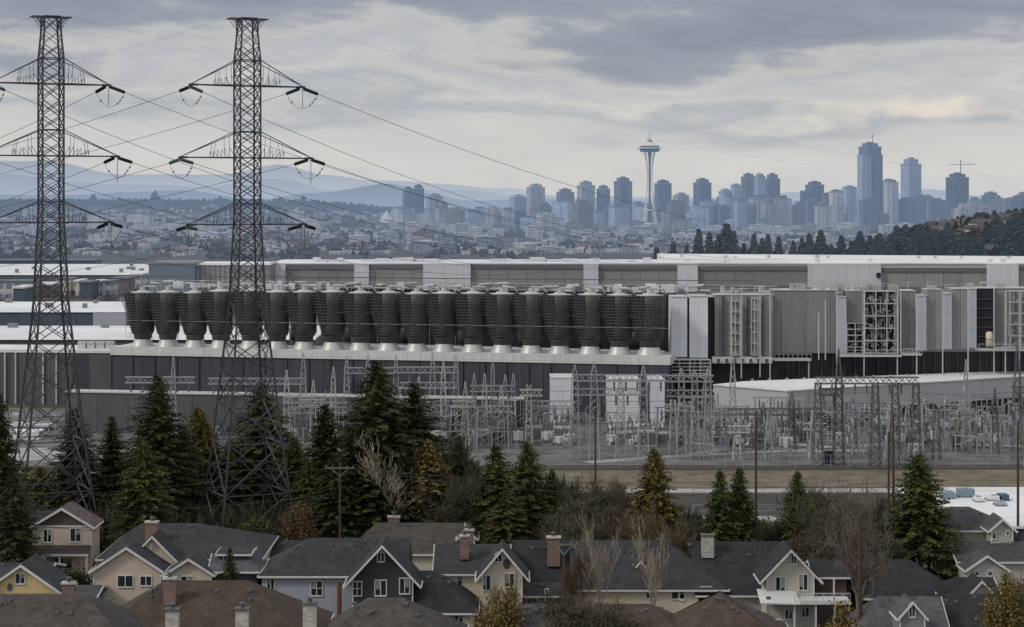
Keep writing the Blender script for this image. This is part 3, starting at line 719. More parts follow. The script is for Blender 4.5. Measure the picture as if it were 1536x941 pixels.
# cooling towers
def tower_proto():
    t = thing('cooling_tower', 'first black cooling tower', 'cooling tower', (0,0,0), 'row of black cooling towers on the hall roof', local=True)
    MB().lathe([(2.6,0),(2.55,.1),(1.75,1.75),(1.72,1.9)],28).build('base_cone', M['pale_metal'], t, smooth=True)
    MB().lathe([(1.75,1.7),(1.95,2.0),(2.05,2.9),(2.1,3.1)],24).build('neck', M['core'], t, smooth=True)
    b = MB(); prof = [(2.1,3.0),(2.35,3.4),(2.75,6),(3.15,9),(3.5,12.9)]; n_ = 36
    for (r_, z_) in prof:
        for i in range(n_):
            a_ = 2*PI*i/n_; s_ = (z_-3)/9.9; b.v.append((-.85*s_+r_*math.cos(a_), .1*s_+r_*math.sin(a_), z_))
    for k in range(4):
        for i in range(n_): j = (i+1)%n_; b.f.append((k*n_+i,k*n_+j,(k+1)*n_+j,(k+1)*n_+i))
    b.build('funnel', M['liner'], t, smooth=True)
    b = MB(); n_ = 30
    for (r_, z_, oy_) in ((2.05,3.1,0),(2.4,3.8,-.25),(2.45,5,-.45),(2.4,7,-.75),(2.35,10,-1.2),(2.3,12.96,-1.6)):
        for i in range(n_): a_ = 2*PI*i/n_; b.v.append((.25+r_*math.cos(a_), oy_+r_*math.sin(a_), z_))
    for k in range(5):
        for i in range(n_): j = (i+1)%n_; b.f.append((k*n_+i,k*n_+j,(k+1)*n_+j,(k+1)*n_+i))
    b.f.append(tuple(5*n_+i for i in range(n_))); b.build('shell', M['core'], t, smooth=True)
    b = MB()
    def pt(a, f):
        s = f**.95; return (-1.0*s+(2.3+1.75*s)*math.cos(a), -.35*s+(2.3+1.75*s)*math.sin(a), 3.0+9.9*f)
    K = 24; L = 15
    for j in range(L+1):
        for i in range(K):
            a = PI*.42+2*PI*i/K; 
            if j % 1 == 0: b.bar(pt(a, j/L), pt(a+2*PI/K, j/L), .036, 3)
    for i in range(K):
        a = PI*.42+2*PI*i/K
        for j in range(0, L, 4): b.bar(pt(a, j/L), pt(a, min(1,(j+4.01)/L)), .036, 3)
    b.build('wire_cage', M['cage'], t)
    b = MB()
    for a in (R(200), R(262), R(318)):
        b.bar((2.6*math.cos(a),2.6*math.sin(a),7.2),(2.5*math.cos(a),2.5*math.sin(a),13),.05,4)
    b.build('ladder_rail', M['steel'], t)
    MB().lathe([(2.75,12.97),(2.75,13.12),(1.5,13.22),(1.3,13.3),(1.25,13.5)],28).build('cap', M['pale_metal'], t, smooth=True)
    b = MB().lathe([(.6,13.5),(.6,14.3)],12); b.bar((-.1,.1,14.5),(2.6,.9,14.3),.22,6); b.bar((2.6,.9,14.3),(3.2,1.2,13.2),.2,6)
    b.build('vent_pipe', M['pale_metal'], t)
    return t
ct = tower_proto()
CX = [205,243,284,323,368,408,449,492,534,576,619,660,704,748,792,835,881,925,971]
for i, px in enumerate(CX):
    p = onl(A,B,px,-3.4); z = 13.1
    nm = ('leftmost black cooling tower in the row on the hall roof' if i == 0 else 'rightmost black cooling tower, whose full basket stands beside the white block' if i == 18
          else ORDN[i]+' black cooling tower from the left end of the row') 
    if i == 0: ct.location = (*p, z); ct.scale = (1,1,.93); ct['label'] = nm; scan(ct)
    else:
        c = dup(ct, (*p, z), 0, (1.0 if i < 18 else 1.12, 1, (.93 if i < 3 else .97)*random.uniform(.99,1.01)), nm)
# service rails along the row
for k, (zz, r) in enumerate(((19.0,.06),(21.4,.05))):
    b = MB(); p, q = onl(A,B,176 if k == 0 else 215,-.5), onl(A,B,1000,-.5)
    if k == 0: b.bar((*p,zz),(*q,zz),r)
    else:
        for x0, x1 in ((215,300),(420,560),(700,1000)): b.bar((*onl(A,B,x0,-.5),zz),(*onl(A,B,x1,-.5),zz),r)
    o = b.build('service_pipe', M['steel_dk'] if k else M['steel'], loc=(*p, zz)); tag(o, ('long thin pipe crossing all the cooling towers at mid height','broken upper pipe crossing some cooling towers')[k], 'pipe')
t = thing('left_scaffold', 'spindly scaffold at the left side of the first cooling tower', 'scaffold', (*onl(A,B,186,-2),13.1))
b = MB()
for k in range(9):
    for px in (180,188): 
        p = onl(A,B,px,-3); q = onl(A,B,px+8,-3)
        b.bar((*p,15+k*1.1),(*q,15+k*1.1),.04,3)
for px in (180,188,196): p = onl(A,B,px,-3); b.bar((*p,14+(196-px)*.12),(*p,25.4),.05,3)
b.build('frame', M['steel'], t)
# pipe rack above and behind the towers
t = thing('pipe_rack', 'tangle of pale pipes and platforms running behind the cooling tower tops', 'pipe rack', (PX(600,466),466,13.1))
b = MB(); rr = random.Random(3)
for i in range(62):
    px = 215+i*13; p = onl((PX(168,470),470),(PX(1060,440),440),px)
    b.bar((*p,13),(*p,27.3+rr.uniform(-.4,.8)),.09,4)
for zz in (25.9,26.6,27.2): 
    p = onl((PX(168,470),470),(PX(1060,440),440),215); q = onl((PX(168,470),470),(PX(1060,440),440),1150); b.bar((*p,zz),(*q,zz),.11)
b.build('frame', M['steel'], t)
b = MB(); b2 = MB()
for i in range(120):
    px = rr.uniform(225,1050); p = onl((PX(168,466),466),(PX(1060,438),438),px,rr.uniform(-2,1.5)); zz = rr.uniform(26.0,27.3); w_ = rr.uniform(.6,3.6); b.mark(); b2.mark()
    if rr.random() < .6: b.bar((p[0],p[1],zz),(p[0]+w_,p[1]+rr.uniform(-1,1),zz+rr.uniform(-.4,.4)),rr.uniform(.12,.35),6)
    else: b2.box(p[0],p[0]+w_*.7,p[1],p[1]+1.2,25.6,zz+.2)
build_each(b, 'pipe', M['pale_metal'], t); build_each(b2, 'cabinet', M['white_wall'], t)
b = MB(); p = onl((PX(168,474),474),(PX(1060,446),446),226); q = onl((PX(168,474),474),(PX(1060,446),446),1130)
b.bar((*p,28.0),(*q,28.0),.14); b.build('walkway_edge', M['steel_dk'], t)
# more dark mass behind between towers: tanks
for i,(px,w_) in enumerate(((448,7),(530,6),(612,6),(700,6),(790,6),(880,6),(955,6))):
    p = onl(A2,B2,px,1.6); t = thing('drum', 'dark drum low between the feet of the '+ORDN[i+7 if i == 0 else min(18,7+2*i)]+' and next cooling towers', 'drum', (*p,13.1), 'dark drums between the towers')
    MB().lathe([(1.5,13.12),(1.5,16.2),(.9,17.0),(.2,17.2)],18,p[0],p[1]).build('shell', M['core'], t, smooth=True)
    MB().lathe([(1.56,13.12),(1.56,13.5)],18,p[0],p[1]).build('foot_ring', M['steel_dk'], t)

# upper hall behind
Yu = 560
up = thing('upper_hall', 'very long pale hall with alternating white and beige wall sections behind the cooling towers', 'building', (PX(900,Yu),Yu,0))
segs = [(405,429,'w',396,431),(430,532,'g',397,431),(532,554,'w',395,431),(555,635,'b',396,431),(635,706,'w',396,431),(707,875,'b',396,431),
        (875,897,'w',396,431),(897,1016,'b',398,431),(1016,1046,'w',398,431),(1046,1211,'g',399,431),(1211,1320,'w',397,434),
        (1320,1479,'b',401,434),(1479,1526,'w',396,434),(1526,1600,'b',398,434)]
MB().box(PX(405,Yu),PX(1640,Yu),Yu,Yu+34,0,28.0).build('wall', M['white_hi'], up)
MB().box(PX(404,Yu),PX(1641,Yu),Yu-.4,Yu+34.4,28.002,28.3).build('roof', M['roof_far'], up)
for (x0,x1,k,yt,yb) in segs:
    zt = PZ(yt,Yu); zb = PZ(yb+6,Yu)
    if k == 'w': MB().box(PX(x0,Yu),PX(x1,Yu),Yu-1.6,Yu-.01,zb,min(zt,27.9)).build('white_bay', M['white_hi'], up)
    else:
        MB().box(PX(x0,Yu)+.05,PX(x1,Yu)-.05,Yu-.6,Yu-.01,zb,zt-1.3).build('cladding_bay', M['beige_wall'] if k == 'b' else M['grey_hi'], up)
        MB().box(PX(x0,Yu)+.05,PX(x1,Yu)-.05,Yu-.9,Yu-.01,zt-1.28,min(27.95,zt-.1)).build('dark_band', M['dark_hi'], up)
        MB().box(PX(x0,Yu)+.05,PX(x1,Yu)-.05,Yu-.9,Yu-.62,zb,PZ(yb-3.5,Yu)).build('base_band', M['dark_hi'], up)
b = MB(); qb = random.Random(14)
for px in [qb.uniform(410,1000) for _ in range(26)]:
    x = PX(px,Yu+16); jy = qb.uniform(0,6); b.mark().box(x,x+qb.uniform(1,6),Yu+9+jy,Yu+12+jy+qb.random(),28.28-qb.random()*.05,28.3+qb.uniform(.4,1.3))
for px in (1027,1085,1222,1480,1500,1300,760,650): x = PX(px,Yu+10); b.mark().box(x,x+1.3,Yu+8,Yu+10,28.3,29.3)
build_each(b, 'roof_unit', M['white_hi'], up)
# dark box on white section
MB().box(PX(1313,Yu),PX(1319,Yu),Yu-2.2,Yu-1.62,PZ(416,Yu),PZ(409,Yu)).build('wall_vent', M['black'], up)
# raised right roof part (white sloping roof)
t = thing('raised_roof', 'white shallow roof rising behind the right part of the upper hall', 'roof', (PX(1300,600),600,28))
b = MB(); x0, x1 = PX(1000,600), PX(1640,600)
b.add([(x0,598,28.4),(x1,598,27.5),(x1,640,27.9),(x0,640,28.8),(x0,598,0),(x1,598,0),(x1,640,0),(x0,640,0)],[(0,1,2,3),(4,5,1,0),(5,6,2,1),(6,7,3,2),(7,4,0,3)])
b.build('slab', M['roof_far'], t)
b = MB()
for px in (1020,1085,1100,1150,1222,1240,1375,1400,1440,1510): x = PX(px,612); b.mark().box(x,x+random.uniform(.5,1.3),611,612,28.2,28.9+random.uniform(-.1,.4))
build_each(b, 'roof_unit', M['pale_metal'], t)
# blue glass block and lattice block at left
t = thing('glass_block', 'blue-grey glazed box at the left end behind the cooling towers', 'building', (PX(257,540),540,0))
MB().box(PX(223,540),PX(292,540),540,556,0,PZ(396,540)).build('wall', M['glass_blue'], t)
MB().box(PX(222,540),PX(293,540),539.8,556.4,PZ(396,540)+.01,PZ(393.5,540)).build('parapet', M['grey_hi'], t)
t = thing('louvre_block', 'pale grey louvred block behind the right pylon', 'building', (PX(348,545),545,0))
MB().box(PX(292,545)+.3,PX(404,545),545,560,0,PZ(398,545)).build('wall', M['grey_hi'], t)
MB().box(PX(292,545)+.3,PX(404,545)+.3,544.6,560.2,PZ(398,545)+.01,PZ(395,545)).build('roof', M['roof_far'], t)
b = MB()
for i in range(14): x = PX(296+i*7.6,544.6); b.box(x,x+.12,544.8,544.9,20,PZ(399,545))
b.build('mullion', M['white_hi'], t)

# right-hand process blocks, Y=430
Yr = 430
def rb(nm, label, cat, x0, x1, y0, y1, mt, Y=Yr, dep=6, extra=None):
    xa, xb = PX(x0,Y), PX(x1,Y); zt = PZ(y0,Y); zb = PZ(y1,Y)
    t = thing(nm, label, cat, ((xa+xb)/2,Y,zb))
    MB().box(xa+.03,xb-.03,Y,Y+dep,zb,zt).build('wall', mt, t)
    MB().box(xa-.02,xb+.02,Y-.15,Y+dep,zt+.01,zt+.16).build('coping', M['white_steel'], t)
    return t
rb('white_block','tall white panelled block right after the last cooling tower','building',1007,1031,446,536,M['white_wall'],428,8)
rb('white_block','second tall white panelled block with a dark gap on its left','building',1034,1062,445,537,M['white_wall'],428,8)
MB().box(PX(1031.3,429),PX(1033.7,429),429,435,PZ(530,429),PZ(447,429)).build('seam_shade', M['black'], None).name  # black box set in the gap as painted shade
o = [x for x in C.objects if x.name == 'seam_shade'][0]; tag(o, 'black strip standing in for shade in the narrow gap between the two white blocks', 'gap')
t = rb('recess_bay','black recessed bay right of the two white blocks','building',1062,1072,446,536,M['black'],431,6)
t = rb('ribbed_block','light grey ribbed block crossed by thin white vertical pipes','building',1072,1160,443,534,M['mid_wall'],430,7)
for px in (1083,1120,1143):
    MB().box(PX(px,429.7),PX(px,429.7)+.5,429.5,429.9,PZ(534,430),PZ(445,430)).build('dark_joint', M['grey_wall'], t)
t = rb('ribbed_block','big grey ribbed block in the middle of the right part of the works','building',1160,1256,436,530,M['block_wall'],431,7)
rb('pale_pier','pale blue upright panel right of the big grey ribbed block','panel',1256,1270,446,531,M['pale_blue'],430,6)
rb('ribbed_block','grey block whose lower half opens into dark racks','building',1270,1297,437,484,M['block_wall'],431,7)
rb('ribbed_block','narrow grey block right of the open scaffold bay','building',1351,1374,437,529,M['block_wall'],430,6)
rb('pale_pier','pale blue upright panel between two narrow grey blocks, left one of four','panel',1374,1390,444,526,M['pale_blue'],429,6)
rb('ribbed_block','second narrow grey block right of the open scaffold bay','building',1390,1414,435,524,M['mid_wall'],430,6)
rb('pale_pier','pale blue upright panel, third from the left','panel',1414,1428,441,524,M['pale_blue'],429,6)
rb('ribbed_block','third narrow grey block right of the open scaffold bay','building',1428,1452,434,522,M['mid_wall'],430,6)
rb('pale_pier','pale blue upright panel left of the dark glazed bay','panel',1452,1465,434,522,M['pale_blue'],429,6)
t = rb('glazed_bay','dark blue glazed bay near the right edge of the works','building',1465,1492,433,522,M['black'],430,6)
for k in range(6): MB().box(PX(1466,429.8),PX(1491,429.8),429.6,429.9,14.6+k*2,14.72+k*2).build('transom', M['steel_dk'], t)
t2 = thing('tank', 'cream upright tank standing in the dark glazed bay', 'tank', (PX(1485,428),428,PZ(520,428)))
MB().lathe([(.75,PZ(520,428)),(.75,PZ(500,428)),(.4,PZ(498,428))],14,PX(1485,428),428.6).build('shell', mat('cream_paint', (.70,.62,.46)), t2, smooth=True)
MB().lathe([(.8,PZ(510,428)),(.8,PZ(510,428)+.12)],14,PX(1485,428),428.6).build('hoop', M['steel_dk'], t2)
rb('ribbed_block','grey block behind white scaffold at the right edge','building',1492,1560,433,521,M['mid_wall'],431,6)
t = thing('roof_pipework', 'scattered pipes, boxes and handrails on top of the right process blocks', 'pipework', (PX(1300,434),434,27.2))
b = MB(); b2 = MB(); qq = random.Random(41)
for i in range(46):
    px = qq.uniform(1074,1256) if i < 26 else qq.uniform(1256,1540); y = qq.uniform(432,435); x = PX(px,y); z0 = 25.0 if px < 1160 else 26.0; zt = qq.uniform(26.6,27.6) if px < 1160 else qq.uniform(27.3,28.3)
    if qq.random() < .5: b.mark().bar((x,y,z0),(x,y,zt),.07,5).bar((x,y,zt),(x+qq.uniform(.8,3),y,zt),.07,5)
    else: b2.mark().box(x,x+qq.uniform(.6,2.4),y,y+1,z0,zt-.3)
build_each(b, 'pipe', M['pale_metal'], t); build_each(b2, 'cabinet', M['cabinet_grey'], t)
b = MB()
for k in range(60):
    px = 1160+k*6.4; x = PX(px,431.5); b.bar((x,431.5,26.9),(x,431.5,28.0),.03,3)
b.bar((PX(1160,431.5),431.5,28.0),(PX(1540,431.5),431.5,28.0),.04,3); b.build('handrail', M['steel'], t)
# open racks
def open_rack(px0, px1, y0, y1, Y, label, seed, dens=60):
    t = thing('process_rack', label, 'process rack', (PX((px0+px1)/2,Y),Y,PZ(y1,Y)))
    xa, xb, zb, zt = PX(px0,Y), PX(px1,Y), PZ(y1,Y), PZ(y0,Y); q = random.Random(seed)
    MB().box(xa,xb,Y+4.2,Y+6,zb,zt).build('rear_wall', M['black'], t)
    b = MB()
    for k in range(6):
        zz = zb+(zt-zb)*k/5; b.bar((xa,Y,zz),(xb,Y,zz),.12); b.bar((xa,Y+3,zz),(xb,Y+3,zz),.1)
        b.box(xa,xb,Y+.1,Y+3,zz-.06,zz)
    n = max(2,int((xb-xa)/1.8))
    for k in range(n+1):
        x = xa+(xb-xa)*k/n; b.bar((x,Y,zb),(x,Y,zt),.13); b.bar((x,Y+3,zb),(x,Y+3,zt),.1)
    b.build('frame', M['pale_metal'], t)
    b = MB(); c = MB()
    for k in range(dens):
        b.mark(); c.mark()
        x = q.uniform(xa,xb); zz = q.uniform(zb,zt-1.2); y = Y+q.uniform(.4,3.6); s = q.uniform(.15,.8)
        r = q.random()
        if r < .35: b.box(x-s/2,x+s/2,y,y+s,zz,zz+s*1.3)
        elif r < .7: b.bar((x,y,zz),(x+q.uniform(-.5,.5),y,min(zt,zz+q.uniform(1,4))),q.uniform(.05,.16),5)
        else: c.bar((x,y,zz),(min(xb,max(xa,x+q.uniform(-2,2))),y+q.uniform(-.3,.3),zz+q.uniform(-.6,.6)),q.uniform(.07,.2),5)
    build_each(b, 'equipment', M['steel'], t); build_each(c, 'pipe', M['pale_metal'], t)
open_rack(1297,1347,437,530,427,'open scaffold bay packed with grey machinery in the right part of the works',5,150)
open_rack(1270,1296,485,530,430,'dark open shelf bay under the grey block with racks',6,50)
open_rack(1515,1548,437,521,427,'scaffold of pipes at the right edge of the works',8,50)
open_rack(1127,1137,448,533,428,'slim pipe stack on the light grey ribbed block, left one',9,22)
open_rack(1096,1110,452,533,428,'slim pipe stack on the light grey ribbed block next to the dark recess',19,22)
# white vertical posts
for i, (px, y0, y1) in enumerate(sorted(((1097,432,566),(1112,438,568),(1140,430,566),(1155,436,575),(1255,433,570),(1296,436,572),(1346,436,572),(1351,436,530),(1375,443,570),(1414,434,566),(1452,434,565),(1491,433,566),(1508,436,560),(1529,436,560),(1213,538,575),(1228,470,540),(1238,450,540)))):
    Y = 425.5; x = PX(px,Y)
    o = MB().box(x-.11,x+.11,Y-.11,Y+.11,PZ(y1,Y),PZ(y0,Y)).build('steel_post', M['white_steel'], loc=(x,Y,PZ(y1,Y)))
    tag(o, ORDN[i]+' slim white upright post from the left along the right process blocks', 'post', 'white posts along the right blocks')
for i, (x0,x1,py,lb) in enumerate(((1160,1215,538,'thin white ledge pipe under the big grey block'),(1256,1350,532,'white walkway under the open scaffold bay'),(1465,1560,523,'white walkway under the dark glazed bay'),(1352,1380,530,'short white rail under the narrow grey block'))):
    Y = 427; t = thing('walkway', lb, 'walkway', (PX((x0+x1)/2,Y),Y,PZ(py,Y)))
    MB().box(PX(x0,Y),PX(x1,Y),Y-2,Y+2,PZ(py,Y)-.35,PZ(py,Y)).build('deck', M['pale_metal'], t)
    b = MB(); b.bar((PX(x0,Y),Y-2,PZ(py,Y)+1.1),(PX(x1,Y),Y-2,PZ(py,Y)+1.1),.06)
    for k in range(9): x = PX(x0,Y)+(PX(x1,Y)-PX(x0,Y))*k/8; b.bar((x,Y-2,PZ(py,Y)),(x,Y-2,PZ(py,Y)+1.1),.05)
    b.build('railing', M['white_steel'], t)
# base storey under the blocks
t = thing('base_storey', 'dark recessed base storey under the right process blocks', 'building', (PX(1280,434),434,0))
MB().box(PX(1003,434),PX(1640,434),434,446,0,13.0).build('wall', M['dark_wall'], t)
b = MB()
for px in range(1180,1540,17): x = PX(px,433.6); b.mark().box(x,x+.35,433.5,433.95,0,12.9)
build_each(b, 'pier', M['grey_wall'], t)
t = thing('plinth', 'white raised plinth under the light grey ribbed block', 'plinth', (PX(1110,431),431,11))
MB().box(PX(1068,429),PX(1158,429),428.6,433.9,PZ(545,429),PZ(535.5,429)).build('wall', M['white_wall'], t)
b = MB()
for k in range(7): x = PX(1076+k*12,428.5); b.box(x,x+.5,428.3,428.58,PZ(544,429),PZ(538,429))
b.build('vent', M['grey_wall'], t)
# pale annex blocks low in front of the dark hall
for (x0,x1,yt,yb,Y,lb) in ((826,860,568,648,408,'white panelled block standing against the dark hall, left of the lattice gantries'),(912,959,570,648,405,'wide white panelled block behind the lattice gantries'),(975,997,571,646,406,'narrow grey-white block right of the wide one behind the gantries')):
    t = thing('panel_block', lb, 'building', (PX((x0+x1)/2,Y),Y,0))
    MB().box(PX(x0,Y),PX(x1,Y),Y,Y+9,0,PZ(yt,Y)).build('wall', M['white_wall'], t)
    MB().box(PX(x0,Y)-.1,PX(x1,Y)+.1,Y-.1,Y+9.1,PZ(yt,Y)+.005,PZ(yt,Y)+.25).build('coping', M['parapet'], t)
# clutter between last cooling tower deck and the gantries
open_rack(1004,1066,540,566,425,'pipework and platforms under the two tall white blocks',12,46)
# low white building, right
K0 = (PX(1070,404),404); K1 = (PX(1182,391),391); K2 = (PX(1580,428),428)
t = thing('white_shed', 'long low white shed with dark ground-floor band behind the switchyard', 'building', (K1[0],K1[1],0))
n = Vector((K2[0]-K1[0],K2[1]-K1[1],0)).normalized()
D = Vector((-n.y,n.x,0))*11
pl = [K0, K1, K2, (K2[0]+D.x,K2[1]+D.y), (K0[0]+7,K0[1]+7)]
b = MB(); b.add([(p[0],p[1],0) for p in pl]+[(p[0],p[1],8.5) for p in pl], [(i,(i+1)%5,5+(i+1)%5,5+i) for i in range(5)]+[tuple(range(5,10))])
b.build('wall', mat('shed_wall', (.44,.435,.44), .6, .09, .1, kind='panel', p=2.2, streak=.15), t)
b = MB(); cc = Vector((sum(p[0] for p in pl)/5, sum(p[1] for p in pl)/5, 0))
b.add([(p[0]+(p[0]-cc.x)*.003,p[1]-.25,8.505) for p in pl]+[(p[0]+(p[0]-cc.x)*.003,p[1]-.25,8.75) for p in pl], [(i,(i+1)%5,5+(i+1)%5,5+i) for i in range(5)]+[tuple(range(5,10))])
b.build('roof', M['roof_white'], t)
b = MB(); p = onl(K1,K2,1188,.3); q = onl(K1,K2,1560,.3); wallbox(b, p, q, .25, .3, 4.2); b.build('dark_band', M['black'], t)
b = MB()
for k in range(46): p = onl(K1,K2,1190+k*8,.45); b.mark().box(p[0]-.12,p[0]+.12,p[1]-.1,p[1]+.1,.3,4.2)
build_each(b, 'mullion', M['steel'], t)
b = MB(); q = random.Random(2)
for k in range(16):
    px = 1100+k*26; p = onl((K0[0],K0[1]+6),(K2[0],K2[1]+6),px,0); b.mark().box(p[0],p[0]+.5,p[1]-1,p[1]-.4,8.75,9.1)
build_each(b, 'roof_unit', M['steel'], t)

# buildings further left and behind
def bigshed(nm, label, x0, x1, Yf, Yb, z, wm, split=None, haze=0):
    t = thing(nm, label, 'warehouse', (PX((x0+x1)/2,Yf),Yf,0))
    xa, xb = PX(x0,Yf), PX(x1,Yf)
    MB().box(xa,xb,Yf,Yb,-1,z).build('wall', wm, t)
    if split: MB().box(PX(split,Yf),xb-.05,Yf-.3,Yf-.01,0,z-.05).build('pale_bay', M['pale_blue'], t)
    b = MB(); b.add([(xa-.4,Yf-.4,z+.02),(xb+.4,Yf-.4,z+.02),(xb+.4,Yb,z+.02),(xa-.4,Yb,z+.02),(xa-.4,(Yf+Yb)/2,z+1.0),(xb+.4,(Yf+Yb)/2,z+1.0)],[(0,1,5,4),(4,5,2,3),(0,4,3),(1,2,5)]); b.build('roof', M['roof_far'], t)
    b = MB(); q = random.Random(int(Yf))
    for k in range(14):
        x = q.uniform(xa,xb); y = q.uniform(Yf+4,Yb-4); b.mark().box(x,x+q.uniform(1,2.5),y,y+1.5,z+.3,z+1.6+q.uniform(0,.6))
    build_each(b, 'roof_unit', M['grey_hi'], t)
M['slate_far'] = mat('slate_cladding', (.085,.105,.13), .6, .12, .05, kind='ribs', p=1.6, haze=.6)
bigshed('warehouse','low warehouse with white roof just behind the grey wing at the left', -300, 470, 486, 540, 12, M['grey_wall'])
bigshed('warehouse','warehouse with dark slate front and white roof, second from the front at the left', -300, 190, 605, 668, 12, M['slate_far'], 140)
bigshed('warehouse','huge far warehouse whose white roof forms a pale band at the left', -500, 236, 905, 1060, 12, M['slate_far'])
t = thing('far_shed', 'distant long dark shed peeking over the far warehouse roof', 'warehouse', (PX(60,1400),1400,0))
MB().box(PX(-200,1400),PX(140,1400),1400,1430,-2,PZ(391.5,1400)).build('wall', M['slate_far'], t)
MB().box(PX(-200,1400),PX(140,1400),1399,1431,PZ(391.5,1400)+.02,PZ(391.5,1400)+.7).build('roof', mat('far_roof_dark', (.12,.14,.17), haze=1), t)
# mid belt: offices, houses, leafless trees (between the far warehouse and the slate one)
FM = facade('office_wall', (.52,.51,.50), (.10,.12,.16), 3.6, 3.4, .5, .65, haze=.7); FMt = facade('office_tan', (.66,.56,.44), (.12,.12,.14), 3.4, 3.8, .45, .5, haze=.7)
FMb = facade('office_brown', (.20,.14,.13), (.07,.07,.09), 3.4, 3.8, .45, .5, haze=.7)
for i, (x0,x1,yt,Y,mt,lb) in enumerate(((-30,50,424,790,FM,'long pale office block at the far left of the middle belt'),(52,78,428,800,FMb,'brown block between the left pylon legs, far'),(84,104,420,830,FMt,'cream block behind the left pylon'),
        (112,118,423,825,FMt,'slim cream block right of the left pylon'),(120,136,425,800,M['slate_far'],'dark teal block right of the slim cream one'),(136,150,424,820,FMt,'cream house block right of the dark teal one'),
        (152,166,424,815,FM,'pale small block left of the first cooling tower'),(20,36,433,740,M['slate_far'],'dark glazed annex in front of the pale office'),(168,192,419,850,FMb,'brown block just left of the first cooling tower'),(196,212,413,880,FM,'pale block above the first cooling tower'))):
    t = thing('office_block', lb, 'building', (PX((x0+x1)/2,Y),Y,0))
    MB().box(PX(x0,Y),PX(x1,Y),Y,Y+16,0,PZ(yt,Y)).build('wall', mt, t)
    MB().box(PX(x0,Y)-.4,PX(x1,Y)+.4,Y-.4,Y+16.4,PZ(yt,Y)+.01,PZ(yt,Y)+.7).build('roof', M['roof_far'] if i % 2 else M['dark_hi'], t)
TB = mat('belt_foliage', (.052,.045,.042), .95, .4, .02, haze=.8, island=.8)
b = MB()
for i in range(900):
    px = rnd.uniform(-60,225); Y = rnd.uniform(690,895); s = rnd.uniform(.6,1.1)
    clump(b, PX(px,Y), Y, 0, 4.2*s, 7.5*s, 6, rnd.random() < .25)
tag(b.build('belt_trees', TB), 'brownish bare tree belt between the two white-roofed warehouses', 'trees', kind='stuff')
# small houses in the belt
RFa = mat('belt_roof', (.085,.075,.075), haze=.7); HWa = mat('belt_wall', (.5,.47,.44), haze=.7)
def mini(nm, w, d, h, r, wm, rm, lb, grp):
    t = thing(nm, lb, 'house', (0,0,-50), grp, local=True)
    MB().box(-w/2,w/2,0,d,-3,h).build('wall', wm, t, org=(0,0,0))
    MB().add([(-w/2-.4,-.4,h+.01),(w/2+.4,-.4,h+.01),(w/2+.4,d+.4,h+.01),(-w/2-.4,d+.4,h+.01),(-w/2-.4,d/2,h+r),(w/2+.4,d/2,h+r)],[(0,1,5,4),(2,3,4,5),(1,2,5),(3,0,4),(0,3,2,1)]).build('roof', rm, t, org=(0,0,0))
    b = MB()
    for k in (-.33,0,.33): b.box(w*k-.5,w*k+.5,-.08,-.01,h*.45,h*.85)
    b.build('window', M['black'], t, org=(0,0,0))
    MB().box(w*.2,w*.2+.8,d*.4,d*.4+.8,h+r*.4,h+r+1).build('chimney', rm, t, org=(0,0,0))
    return t
m1 = mini('small_house', 12, 9, 5, 2.8, HWa, RFa, 'small pale house among bare trees left of the cooling towers', 'small houses in the left tree belt')
fl = True
for i in range(26):
    px = rnd.uniform(-20,205); Y = rnd.uniform(700,860); loc = (PX(px,Y),Y,0); a = rnd.uniform(-.5,.5)
    if fl: m1.location = loc; scan(m1); fl = False
    else: dup(m1, loc, a, rnd.uniform(.8,1.1))
m2 = mini('hill_house', 12, 9, 5, 3, mat('hill_wall', (.58,.54,.50), haze=.8), mat('hill_roof', (.10,.085,.082), haze=.8), 'small house with brownish roof among trees on the right hillside', 'small houses on the right hillside')
fl = True; rnd2 = random.Random(5)
for i in range(80):
    px = rnd2.uniform(1290,1560); Y = rnd2.uniform(720,900); x = PX(px,Y); loc = (x,Y,hgt(x,Y)-.5); a = rnd2.uniform(-.6,.6)
    if fl: m2.scale = (.6,.6,.6); m2.location = loc; scan(m2); fl = False
    else: dup(m2, loc, a, rnd2.uniform(.45,.65))
b = MB()
for i in range(2600):
    px = rnd2.uniform(900,1620); Y = rnd2.uniform(640,980); x = PX(px,Y); s = rnd2.uniform(.5,1.0)
    clump(b, x, Y, hgt(x,Y)-.5, 2.2*s, (4.2 if rnd2.random() < .7 else 6.5)*s, 7, rnd2.random() < .3)
tag(b.build('hillside_thicket', mat('thicket', (.034,.028,.026), .95, .4, .02, haze=.9, island=1.1, col2=(.022,.026,.02))), 'reddish brown leafless thicket on the right hillside', 'thicket', kind='stuff')
